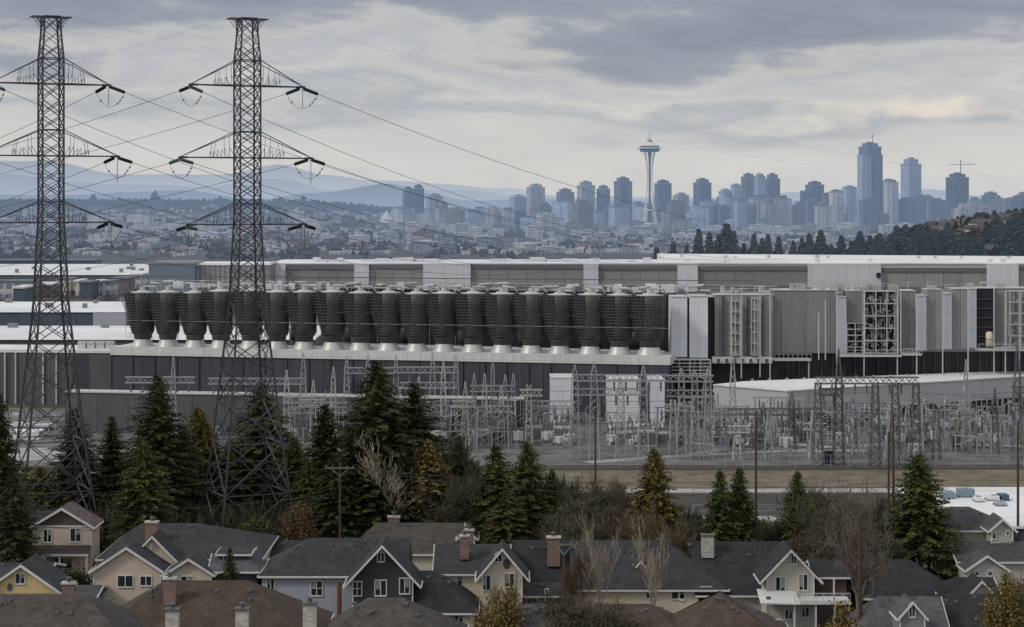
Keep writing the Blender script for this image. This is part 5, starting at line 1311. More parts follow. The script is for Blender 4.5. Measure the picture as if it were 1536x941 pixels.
# 7 long dark roofed
h = House('long dark-roofed cream house half hidden by bare branches, centre right', 950, 236, -4, G1)
h.vol(775,870,238,11,886,812,'x','dark','black',zb=-4,rk=(0,0)).chim(821,840,808,835,240,'brick').chim(985,1003,811,830,243,'stone')
h.vol(862,1088,236,13,882,812,'x','cream','char',hipR=7,zb=-4,rk=(0,1))
h.win(970,985,883,897,236,1).win(1008,1027,883,898,236,2).win(1051,1066,881,893,236,2,blind=.8).win(1020,1026,886,900,236,1)
h.vol(950,972,239,2.5,856,842,'y','brown','char',over=.3,zb=2.5)
h.vol(784,858,233,5,893,876,'x','dark','char',zb=-4,rk=(1,0)).win(818,822,884,900,233,1)
# 8 right cream gable with deck
h = House('taupe-gabled house with white balcony railing, right of centre', 1170, 232, -4.5, G1)
h.vol(1048,1192,236,13,890,814,'x','taupe','black',zb=-4.5,rk=(0,0)).vol(1150,1221,229,5,862,825,'y','taupe','black',over=.85)
h.win(1164,1177,866,889,229,2,blind=.7).win(1199,1211,862,885,229,2,blind=.8).win(1187,1194,833,845,229,2,blind=0).chim(1053,1071,805,822,240,'stone',False)
h.vol(1224,1270,232,7,865,842,'x','brown','black',zb=-4.5)
Y = 227; z = PZ(900,Y)
MB().box(PX(1160,Y),PX(1274,Y),Y-1.2,Y+2,z-.3,z).build('balcony_deck', M['trim'], h.t)
b = MB(); yy = Y-1.1
for zz in (z+.1,z+.95): b.bar((PX(1190,Y),yy,zz),(PX(1273,Y),yy,zz),.05)
for k in range(24): x = PX(1190,Y)+(PX(1273,Y)-PX(1190,Y))*k/23; b.bar((x,yy,z),(x,yy,z+.95),.03 if k % 4 else .07)
b.build('railing', M['trim'], h.t)
b = MB()
for px in (1190,1222,1250,1272): b.mark().box(PX(px,Y)-.09,PX(px,Y)+.09,Y-1,Y-.8,-4.5,z-.3)
b.mark().box(PX(1249,Y)-.08,PX(1249,Y)+.08,Y-1,Y-.8,z,PZ(866,Y)); build_each(b, 'balcony_post', M['trim'], h.t)
h.win(1203,1213,912,925,229,2).win(1178,1188,915,928,229,2)
b = MB(); a, c = PX(1140,226), PX(1200,226); zz = PZ(905,226)
b.add([(a,225.5,zz),(c,225.5,zz-.1),(c,229,zz+.6),(a,229,zz+.9),(a,225.5,zz+.15),(c,225.5,zz+.05),(c,229,zz+.75),(a,229,zz+1.05)],[(0,3,2,1),(4,5,6,7),(0,1,5,4),(1,2,6,5),(3,0,4,7)]); b.build('awning_roof', M['trim'], h.t)
# 9 dark hip right
h = House('house with big black hipped roof and pale right-hand gable, right', 1400, 232, -4.5, G1)
h.vol(1296,1440,232,14,896,841,'x','dark','black',hipL=5,hipR=5).vol(1428,1500,226,10,905,868,'x','pale','black',hipL=2)
h.vol(1452,1492,225,4,893,872,'y','pale','black').win(1463,1470,903,912,225,2)
# 10 grey gable roof bottom right
h = House('grey-roofed house with tiny white-framed arched attic window, bottom right', 1360, 212, -6, G1)
h.vol(1300,1420,214,10,952,897,'x','grey','slate',hipL=2.5).vol(1350,1387,210,4,925,904,'y','grey','slate',over=.3).win(1364,1372,908,925,210,2,blind=0,arch=True)
h = House('black low roof behind the arched attic window, bottom right', 1470, 217, -6, G1)
h.vol(1385,1560,218,10,945,893,'x','grey','black',hipL=3)
# 11, 12 right
h = House('taupe house with grey hipped roof in front of the white flat roof', 1465, 246, -3, G1)
h.vol(1408,1512,247,11,795,762,'x','taupe','grey',hipL=3,hipR=4).vol(1487,1519,244,4,793,779,'y','taupe','grey').win(1489,1493,799,808,244,1).win(1510,1513,797,803,244,1)
h.win(1440,1446,800,808,247,1)
h = House('small grey-roofed house with broad taupe gable at the right edge', 1490, 238, -3.5, G1)
h.vol(1440,1580,240,9,842,814,'x','taupe','grey').vol(1452,1508,236,4,853,834,'y','taupe','grey').win(1463,1468,857,863,236,1).win(1482,1488,857,863,236,1)
h = House('black shed roof just behind the white balcony house', 1280, 240, -3, G1)
h.vol(1228,1330,244,10,858,838,'x','dark','black',hipR=3)
# front row of hipped roofs
h = House('house with weathered grey-brown hipped roof, bottom left corner', 60, 192, -8, G1)
h.vol(-120,205,190,16,990,893,'x','tan','taupe',hipL=5,hipR=7)
h = House('house with wide dark brown hipped roof, bottom left', 290, 200, -7, G1)
h.vol(118,470,198,17,972,873,'x','tan','brown',hipL=7.5,hipR=8).chim(245,263,870,891,203,'brick').chim(248,267,917,950,194,'stone').chim(353,372,916,950,194,'stone')
h = House('house with taupe hipped roof and round white chimney, bottom centre left', 570, 200, -7, G1)
h.vol(468,690,198,15,985,899,'x','tan','taupe',hipL=5.5,hipR=6.5).chim(454,474,908,950,195,'stone')
h = House('house with reddish brown hipped roof, bottom right of centre', 1085, 200, -7, G1)
h.vol(1010,1205,198,16,985,889,'x','tan','brown',hipL=6,hipR=8)
sk = MB(); sk.beam((PX(1162,195),194.5,PZ(928,195)),(PX(1172,195),194.5,PZ(928,195)),.6,.08); sk.build('skylight', M['curtain'], h.t)
h = House('house with low brown roof under the bare thicket, bottom centre', 930, 204, -6.5, G1)
h.vol(850,1035,204,12,965,908,'x','tan','brown',hipL=4,hipR=4)
h = House('small house with grey roof at the bottom beside the yellow shrub', 810, 203, -6.5, G1)
h.vol(765,866,203,10,960,908,'x','tan','grey',hipL=2,hipR=2)
# house glimpses far left
h = House('dark-roofed house behind the yellow gable, left edge', 5, 225, -4, G1)
h.vol(-80,62,226,10,872,846,'x','yellow','char')
h = House('low grey roof between the yellow house and the beige gables', 118, 228, -4, G1)
h.vol(96,138,226,8,900,880,'x','grey','grey',zb=-5)
# ================================================================== vegetation
def leaf(n, c, c2=None, isl=1.0): return mat(n, c, .9, .35, .25, island=isl, col2=c2)
LF = {'dark': leaf('fir_needles_dark', (.048,.055,.018), (.024,.029,.010)), 'green': leaf('spruce_needles', (.068,.082,.020), (.034,.044,.012)),
      'olive': leaf('cedar_foliage', (.088,.082,.024), (.045,.045,.015)), 'gold': leaf('cedar_foliage_yellowish', (.14,.108,.028), (.075,.062,.018))}
BK = mat('conifer_bark', (.05,.038,.03), .95, .3, 1)
def conifer(kind, seed, H, Rr, lf, label, dens=1.0, droop=.35, blunt=.9, haze=None, base=.03):
    """tapered trunk with whorls of drooping boughs carrying small pointed sprays"""
    q = random.Random(seed); t = thing(kind, label, 'tree', (0,0,-60), 'tall evergreens', local=True)
    b = MB(); b.bar((0,0,-1),(0,0,H*.5),H*.017,6,H*.01).bar((0,0,H*.5),(0,0,H*.99),H*.01,5,.02)
    b.build('trunk', BK, t, org=(0,0,0))
    b = MB(); v = b.v; f = b.f
    n = int(H*21*dens)
    sub = [q.uniform(.6,1.1) for _ in range(12)]
    for i in range(n):
        u = (i+q.random())/n; hf = base+(1-base)*(1-(1-u)**1.0); 
        az = i*2.39996+q.uniform(-.3,.3)
        L = Rr*(1-hf)**blunt*(.45+.68*q.random())*(.8+.3*sub[int(az/(2*PI)*3+hf*9) % 12])+.12
        if q.random() < .06: L *= 1.3
        z0 = hf*H+q.uniform(-.25,.25); ca, sa = math.cos(az), math.sin(az)
        dr = droop*q.uniform(.6,1.3)*(1.15-hf*.9)
        m = max(3, int(L*5.4))
        for j in range(m):
            s = (j+.6+q.uniform(-.3,.3))/m
            if s < .15 and L > 1.5: continue
            r = L*s; zz = z0-L*(dr*s-dr*.35*s*s)+.12*H*.02*s
            px, py = ca*r, sa*r
            for side in ((-1, 1) if s < .92 else (0,)):
                l = (.26+.34*(1-s)*min(1.3, L*.45)+.08)*q.uniform(.6,1.35)*(1 if hf < .8 else .75); an = az+side*q.uniform(.5,1.15)
                dx, dy = math.cos(an)*l, math.sin(an)*l; dz = -l*q.uniform(.1,.6)
                w_ = l*.27; nx_, ny_ = -math.sin(an)*w_, math.cos(an)*w_; k = len(v); jz = q.uniform(-.2,.2)
                v.append((px,py,zz+jz)); v.append((px+dx*.5+nx_,py+dy*.5+ny_,zz+dz*.4-.10+jz)); v.append((px+dx,py+dy,zz+dz+jz)); v.append((px+dx*.5-nx_,py+dy*.5-ny_,zz+dz*.4-.22+jz))
                f.append((k,k+1,k+2,k+3))
    # shaded heart of the crown
    k0 = len(v); rings = 14; m = 9
    for i in range(rings):
        hf = base+.03+(.93-base)*i/(rings-1)
        for j in range(m):
            a = 2*PI*j/m; r = Rr*(1-hf)**blunt*.42*q.uniform(.5,1.2); v.append((r*math.cos(a),r*math.sin(a),hf*H-.3))
    for i in range(rings-1):
        for j in range(m): f.append((k0+i*m+j,k0+i*m+(j+1)%m,k0+(i+1)*m+(j+1)%m,k0+(i+1)*m+j))
    b.build('crown', LF[lf], t, org=(0,0,0)); return t
P = {'A': conifer('fir_tree', 1, 24, 6.2, 'dark', '', 1.0, .30, .66), 'B': conifer('fir_tree', 2, 20, 4.6, 'dark', '', 1.05, .34, .68),
     'C': conifer('spruce_tree', 3, 16, 3.7, 'green', '', 1.3, .22, .62), 'D': conifer('spruce_tree', 4, 18, 5.2, 'green', '', 1.2, .2, .6),
     'E': conifer('cedar_tree', 5, 20, 5.0, 'olive', '', 1.3, .6, .6), 'F': conifer('cedar_tree', 6, 15, 3.6, 'gold', '', 1.4, .7, .62), 'G': conifer('fir_tree', 8, 22, 5.0, 'dark', '', 1.0, .42, .66)}
PH = {'A':24,'B':20,'C':16,'D':18,'E':20,'F':15,'G':22}
PR = {'A':6.2,'B':4.6,'C':3.7,'D':5.2,'E':5.0,'F':3.6,'G':5.0}
seen = set()
def put_tree(k, px, ytop, Y, label, hw=None, zb=-2.0, g='tall evergreens', rz=None):
    if 520 < px < 725 and Y < 271: Y = 271
    z1 = PZ(ytop,Y); sc = (z1-zb)/PH[k]; sx_ = sc if hw is None else 1.4*hw*Y/FO/PR[k]
    loc = (PX(px,Y),Y,zb); rz = (px*.7) % 6 if rz is None else rz
    if k not in seen:
        seen.add(k); o = P[k]; o.location = loc; o.rotation_euler = (0,0,rz); o.scale = (sx_,sx_,sc); o['label'] = label; o['group'] = g; scan(o)
    else: dup(P[k], loc, rz, (sx_,sx_,sc), label, g)
put_tree('B', -2, 590, 250, 'dark fir cut by the left edge beside the left pylon', 52)
put_tree('B', 20, 700, 243, 'lower dark fir at the left edge in front of the beige house', 42)
put_tree('A', 112, 612, 287, 'dark fir seen through the right legs of the left pylon', 52)
put_tree('G', 168, 625, 292, 'slim dark fir between the left pylon and the big left fir', 40)
put_tree('A', 236, 563, 278, 'big dark fir midway between the two pylons', 70)
put_tree('E', 213, 662, 262, 'olive green cedar in front of the big fir between the pylons', 52)
put_tree('G', 275, 640, 284, 'dark fir tucked right of the big one between the pylons', 45)
put_tree('F', 308, 632, 290, 'yellowish cedar left of the right pylon legs', 42)
put_tree('F', 298, 612, 292, 'golden cedar mass between the big left fir and the right pylon', 46)
put_tree('F', 345, 660, 287, 'golden cedar seen through the left legs of the right pylon', 40)
put_tree('F', 60, 700, 290, 'low golden cedar behind the left pylon', 36)
put_tree('E', 392, 574, 290, 'tall olive cedar seen through the right pylon legs', 64)
put_tree('E', 440, 655, 284, 'olive cedar just right of the right pylon', 48)
put_tree('B', 487, 607, 280, 'dark fir left of the tallest fir', 56)
put_tree('A', 565, 540, 276, 'tallest dark fir near the picture centre', 92)
put_tree('G', 622, 574, 280, 'broad dark fir joined to the right side of the tallest one', 74)
put_tree('G', 528, 640, 272, 'dark fir filling the foot of the tallest one on its left', 60)
put_tree('F', 640, 660, 270, 'brownish cedar below the broad fir', 50)
put_tree('C', 744, 668, 266, 'olive-green spruce, left one of the pair below the grey annex corner', 44)
put_tree('D', 791, 662, 262, 'dark green spruce, right one of the pair below the grey annex corner', 48)
put_tree('C', 828, 706, 264, 'small spruce leaning on the right side of the spruce pair', 26)
put_tree('E', 668, 700, 268, 'olive cedar mass left of the brown leafless trees', 40)
put_tree('F', 705, 722, 262, 'brownish cedar mass left of the spruce pair', 40)
put_tree('E', 760, 735, 258, 'olive cedar mass at the foot of the spruce pair', 44)
put_tree('G', 600, 668, 268, 'dark fir behind the pale leafless tree', 46)
put_tree('G', 690, 655, 275, 'slim dark fir before the annex, left of the spruce pair', 30)
put_tree('D', 560, 690, 264, 'dark spruce mass at the foot of the tallest fir', 60)
put_tree('B', 500, 680, 268, 'dark fir at the lower left of the tallest one', 48)
put_tree('E', 462, 690, 274, 'olive cedar at the foot of the fir left of the tallest one', 40)
put_tree('F', 981, 674, 258, 'golden green cedar standing alone right of centre', 44)
put_tree('C', 1080, 706, 252, 'left one of the green twin spruces above the white chimney', 31)
put_tree('C', 1109, 702, 254, 'right one of the green twin spruces above the white chimney', 34)
put_tree('C', 1196, 707, 254, 'slender green spruce between the twin spruces and the pale bare tree', 30)
put_tree('D', 1378, 680, 246, 'broad dark spruce at the right in front of the flat shop', 62)
put_tree('B', 345, 822, 222, 'small dark spruce in front of the beige house', 26, -4)
# far firs behind the works
FL = leaf('far_fir_needles', (.022,.032,.028), None, .9); FLm = mat('far_fir_foliage', (.036,.048,.032), .9, .3, .2, haze=2.2, island=.9)
def far_fir(seed):
    q = random.Random(seed); t = thing('fir_tree', '', 'tree', (0,0,-60), 'firs behind the upper hall roof', local=True)
    MB().bar((0,0,-1),(0,0,10),.25,5,.05).build('trunk', BK, t, org=(0,0,0))
    b = MB(); v = b.v; f = b.f
    for i in range(1000):
        hf = q.random()**1.1*.98+.01; az = q.uniform(0,2*PI); L = 4.3*(1-hf)**.75*q.uniform(.4,1.2)+.15
        ca, sa = math.cos(az), math.sin(az); z = hf*12; w_ = .35+.25*q.random(); k = len(v)
        v += [(ca*L*.15,sa*L*.15,z+.1),(ca*L*.7-sa*w_,sa*L*.7+ca*w_,z-L*.22),(ca*L,sa*L,z-L*.42),(ca*L*.7+sa*w_,sa*L*.7-ca*w_,z-L*.32)]; f.append((k,k+1,k+2,k+3))
    b.build('crown', FLm, t, org=(0,0,0)); return t
FF = [far_fir(s) for s in (1,2,3)]; fs = set()
FX = [(985,370,.9),(1010,362,1),(1030,366,.8),(1048,342,1.1),(1064,347,1.1),(1078,350,1.1),(1090,334,1.5),(1100,345,1.2),(1116,364,.9),(1131,350,1),(1143,356,.9),(1152,350,.95),(1168,354,.95),(1190,360,.8),(1203,356,.9),
      (1214,350,.95),(1231,344,1.2),(1247,366,.8),(1262,352,.95),(1277,360,.8),(1290,346,1.1),(1305,352,1),(1319,349,1),(1345,338,1.1),(1358,336,1.1),(1375,342,.9),(1389,350,1.2),(1422,333,1.1),(1450,364,.9),(1404,352,.8),(1496,324,1.3),(1510,340,1.2),(1524,318,1.6),(1538,312,1.6),(1468,340,.8),(1335,350,.8)]+[(1385+i*9.3, 340+((i*53)%17)-i*.3, .7+((i*7)%5)*.1) for i in range(9)]
FX.sort()
for i, (px, yt, wd) in enumerate(FX):
    Y = 690+((i*37) % 70); zt = PZ(yt,Y); x = PX(px,Y); zb = min(hgt(x,Y)-1, zt-6); s = (zt-zb)/12; loc = (x,Y,zb); k = i % 3; wd *= 1.5
    lb = (ORDN[i]+' fir from the left in the line behind the upper hall roof')
    if k not in fs: fs.add(k); o = FF[k]; o.location = loc; o.scale = (wd*1.15,wd*1.15,s); o['label'] = lb; scan(o)
    else: dup(FF[k], loc, i*1.3, (wd*1.15,wd*1.15,s), lb)
# ---------- leafless trees
def bare(kind, seed, H, spread, col, label, levels=5, stems=1, fine=1.0, rt=.2, up=.55, cat='tree', group='leafless trees', kink=.28, nk=None):
    q = random.Random(seed); t = thing(kind, label, cat, (0,0,-60), group, local=True); m = mat('bark_'+kind+str(seed), col, .9, .3, 1, island=.5)
    tr = MB(); tw = MB()
    def grow(p, d, L, r, lv):
        mb_ = tr if lv == 0 else tw; ns = 4 if lv < 2 else 3; seg = 4 if lv < 3 else 3; p0 = p.copy(); pts = [(p.copy(), d.copy())]
        for k in range(seg):
            d = (d+Vector((q.uniform(-1,1),q.uniform(-1,1),q.uniform(-.5,.8)))*kink*(.6 if lv == 0 else 1)).normalized()
            if lv > 0: d.z += .06*up; d.normalize()
            p2 = p+d*(L/seg); rr = r*(1-.55*k/seg); r2 = r*(1-.55*(k+1)/seg)
            mb_.bar(p, p2, max(rr,.022), 5 if lv == 0 else ns-0 if lv < 3 else 3, max(r2,.02)); p = p2; pts.append((p.copy(), d.copy()))
        if lv >= levels: return
        n = (nk or (6,5,4,4,3,2))[lv]; n = int(n*fine+.5)
        for k in range(n):
            f = q.uniform(.3 if lv else .25, 1); i = min(seg, max(1, int(f*seg+.5))); pp, dd = pts[i]
            side = dd.cross(Vector((q.uniform(-1,1),q.uniform(-1,1),q.uniform(-1,1)))).normalized()
            nd = (dd*q.uniform(.45,.9)+side*q.uniform(.55,1.0)*spread); nd.z += up*.35; nd.normalize()
            grow(pp, nd, L*q.uniform(.5,.78), r*.5*(1-.3*f), lv+1)
    for s_ in range(stems):
        a = q.uniform(0,2*PI); d = Vector((math.cos(a)*.35*(stems > 1), math.sin(a)*.35*(stems > 1), 1)).normalized()
        grow(Vector((q.uniform(-.4,.4)*(stems > 1),q.uniform(-.4,.4)*(stems > 1),-.5)), d, H*.5*q.uniform(.8,1.1), rt*(.6 if stems > 1 else 1), 0)
    tr.build('trunk', m, t, org=(0,0,0)); tw.build('crown', m, t, org=(0,0,0)); return t
BT = {'p': bare('bare_tree', 11, 15, .72, (.36,.30,.23), '', 4, 1, 1.0, .34, 1.0), 'k': bare('gnarled_tree', 13, 12, 1.0, (.14,.12,.10), '', 5, 1, .95, .42, .35, kink=.36),
      't': bare('bare_tree', 17, 11, .8, (.095,.085,.055), '', 5, 2, 1.15, .16, .7), 'r': bare('bare_tree', 19, 10, .7, (.13,.09,.055), '', 5, 2, .9, .14, .9),
      's': bare('bare_shrub', 23, 7, .95, (.080,.070,.044), '', 4, 5, 1.2, .10, .5, 'shrub'), 'u': bare('bare_shrub', 29, 5, 1.0, (.088,.068,.042), '', 4, 6, 1.2, .09, .5, 'shrub')}
BH = {k: max(max(v.co.z for v in o.data.vertices) for o in C.objects if o.parent is BT[k]) for k in BT}
bs = set()
def put_bare(k, px, ytop, Y, label, zb=-1.5, wx=1.0, g='leafless trees', rz=None):
    if 520 < px < 725 and Y < 270: Y = 270
    sc = (PZ(ytop,Y)-zb)/BH[k]; loc = (PX(px,Y),Y,zb); rz = (px*1.7) % 6 if rz is None else rz
    if k not in bs: bs.add(k); o = BT[k]; o.location = loc; o.rotation_euler = (0,0,rz); o.scale = (sc*wx,sc*wx,sc); o['label'] = label; o['group'] = g; scan(o)
    else: dup(BT[k], loc, rz, (sc*wx,sc*wx,sc), label, g)
put_bare('p', 590, 642, 262, 'pale leafless tree in front of the broad fir, above the weathered roof', wx=1.1)
put_bare('r', 640, 640, 276, 'orange-brown leafless tree right of the pale leafless one', wx=.8)
put_bare('r', 992, 742, 246, 'reddish leafless tree below the golden cedar', wx=1.3)
put_bare('k', 1291, 700, 224, 'gnarled leafless tree with thick trunk left of the broad dark spruce', -3, .62)
put_bare('t', 690, 640, 285, 'thin grey leafless tree before the corner of the grey annex', wx=.8)
put_bare('t', 668, 690, 268, 'brown leafless tree under the grey annex', wx=1)
put_bare('t', 712, 700, 262, 'brown leafless tree left of the spruce pair', wx=1)
put_bare('t', 876, 738, 257, 'leafless tree left in the brown thicket at the centre', wx=1.3)
put_bare('t', 905, 712, 262, 'slim leafless tree rising above the centre thicket', wx=.9)
put_bare('t', 930, 705, 268, 'tall thin leafless tree left of the golden cedar', wx=.7)
put_bare('p', 978, 765, 227, 'tall slim leafless tree in front of the long cream house, right one', -4, .55)
put_bare('p', 900, 755, 231, 'tall slim leafless tree in front of the long cream house, left one', -4, .6)
put_bare('r', 860, 800, 231, 'slim reddish leafless tree by the short dark pole', -4, .5)
put_bare('r', 1030, 790, 243, 'reddish leafless tree left of the white chimney', wx=.9)
put_bare('t', 1240, 720, 262, 'leafless tree right of the slender green spruce', wx=1.1)
put_bare('t', 1262, 735, 252, 'leafless tree left of the gnarled one', wx=1.1)
put_bare('t', 1322, 728, 256, 'leafless tree between the gnarled one and the broad spruce', wx=1.0)
put_bare('t', 850, 725, 270, 'leafless tree right of the small spruce', wx=1.0)
put_bare('t', 455, 740, 270, 'purplish leafless tree by the right pylon foot', wx=1.1)
put_bare('r', 762, 850, 208, 'slim leafless sapling at the yellow shrub', -4, .8)
put_bare('t', 25, 760, 252, 'leafless tree at the left edge by the beige house', wx=.9)
SH = [(655,735,275),(680,745,268),(705,752,262),(725,738,272),(850,770,256),(868,762,250),(890,755,258),(920,760,258),(945,770,256),(960,778,254),(1000,775,256),(1020,770,256),(835,770,262),
      (1180,770,258),(1215,765,260),(1235,775,250),(1255,778,246),(1270,770,242),(1310,775,248),(1330,780,250),(540,770,262),(560,775,258),(645,775,258),(765,770,260),(700,775,255),(860,885,207),(890,898,205),(830,895,205)]
for i, (px, yt, Y) in enumerate(SH):
    put_bare('s' if i % 3 else 'u', px, yt+((i*7)%9-4), Y, 'leafless brown shrub in the thickets between the houses and the yard', -2.2 if Y > 230 else -4, 1.25, 'leafless shrubs in the thickets')
# undergrowth
UG = mat('undergrowth', (.065,.055,.038), .95, .4, .12, island=1.0, col2=(.04,.045,.02))
b = MB(); q = random.Random(77)
def tuft(x, y, z, s):
    for _ in range(5):
        a = q.uniform(0,PI); w_ = s*q.uniform(.06,.14); hh = s*q.uniform(.5,1.2); lx, ly = q.uniform(-.5,.5)*s, q.uniform(-.4,.4)*s; k = len(b.v)
        dx, dy = math.cos(a)*w_, math.sin(a)*w_; ox, oy = x+q.uniform(-.5,.5)*s, y+q.uniform(-.5,.5)*s; h0 = hh*q.uniform(0,.6)
        b.v += [(ox-dx,oy-dy,z+h0),(ox+dx,oy+dy,z+h0),(ox+lx,oy+ly,z+h0+hh)]; b.f.append((k,k+1,k+2))
for i in range(16000):
    px = q.uniform(-60,1600); Y = q.uniform(248,296) if px < 500 else q.uniform(267,296) if px < 860 else q.uniform(252,276)
    if px > 1330: continue
    x = PX(px,Y); nn = noise.noise(Vector((x*.06,Y*.06,0)))
    if nn < -.2: continue
    tuft(x, Y, hgt(x,Y), 1.2+1.6*max(0,nn+.3)*q.uniform(.6,1.4)*(1.5 if px < 860 else .9))
tag(b.build('undergrowth', UG), 'brown tangled undergrowth between the houses and the switchyard', 'undergrowth', kind='stuff')
# yellow-green budding shrubs near the bottom
YL = mat('budding_leaves', (.16,.115,.03), .9, .3, .6, island=.9); YB = mat('shrub_stem', (.07,.06,.03), .9)
def budding(px, ytop, Y, hw, label, seed, zb=-6, n=2600, mt=None):
    q = random.Random(seed); X0 = PX(px,Y); Hh = PZ(ytop,Y)-zb; W = hw*Y/FO
    t = thing('budding_shrub', label, 'shrub', (X0,Y,zb), local=True); s = MB(); l = MB()
    for i in range(60):
        a = q.uniform(0,2*PI); r = W*q.uniform(.2,1); top = Vector((math.cos(a)*r,math.sin(a)*r*.7,Hh*(1-.45*(r/W)**2)*q.uniform(.75,1.02))); mid = Vector((math.cos(a)*r*.35,math.sin(a)*r*.3,top.z*.5))
        s.bar((0,0,0),mid,.05,3).bar(mid,top,.03,3)
        for k in range(n//60):
            f = q.random()**.6; p = mid.lerp(top,f)+Vector((q.gauss(0,.35),q.gauss(0,.35),q.gauss(0,.3))); e = q.uniform(.07,.16); kk = len(l.v)
            d1 = Vector((q.uniform(-1,1),q.uniform(-1,1),q.uniform(-1,1))).normalized()*e; d2 = d1.cross(Vector((q.uniform(-1,1),q.uniform(-1,1),q.uniform(-1,1)))).normalized()*e
            l.v += [tuple(p-d1),tuple(p+d2),tuple(p+d1*1.3),tuple(p-d2)]; l.f.append((kk,kk+1,kk+2,kk+3))
    s.build('stem', YB, t, org=(0,0,0)); l.build('foliage', mt or YL, t, org=(0,0,0))
budding(757, 866, 205, 42, 'yellow-olive budding shrub at the bottom below the cream house', 1)
budding(1262, 898, 206, 48, 'yellow-olive shrub at the bottom under the white balcony', 2)
budding(1512, 835, 212, 46, 'tall yellow-olive tree-like shrub at the right edge', 3, n=3600)
budding(725, 905, 200, 30, 'low olive shrub left of the bottom yellow one', 4)
budding(450, 752, 262, 34, 'rusty olive shrub at the foot of the right pylon', 5, -2, 2400, mat('rusty_leaves', (.12,.07,.03), .9, .3, .6, island=.9))
budding(385, 770, 262, 40, 'mossy green shrub between the right pylon legs', 6, -2, 2600, mat('mossy_leaves', (.07,.075,.02), .9, .3, .6, island=.9))
budding(110, 850, 238, 40, 'dark green hedge below the tall narrow beige house', 7, -4, 5000, LF['dark'])
budding(1425, 798, 242, 24, 'green shrub left of the taupe gable below the flat shop', 8, -3, 2000, LF['olive'])
budding(60, 700, 292, 60, 'brownish yellow scrub behind the left pylon', 9, -1, 3000, LF['gold'])
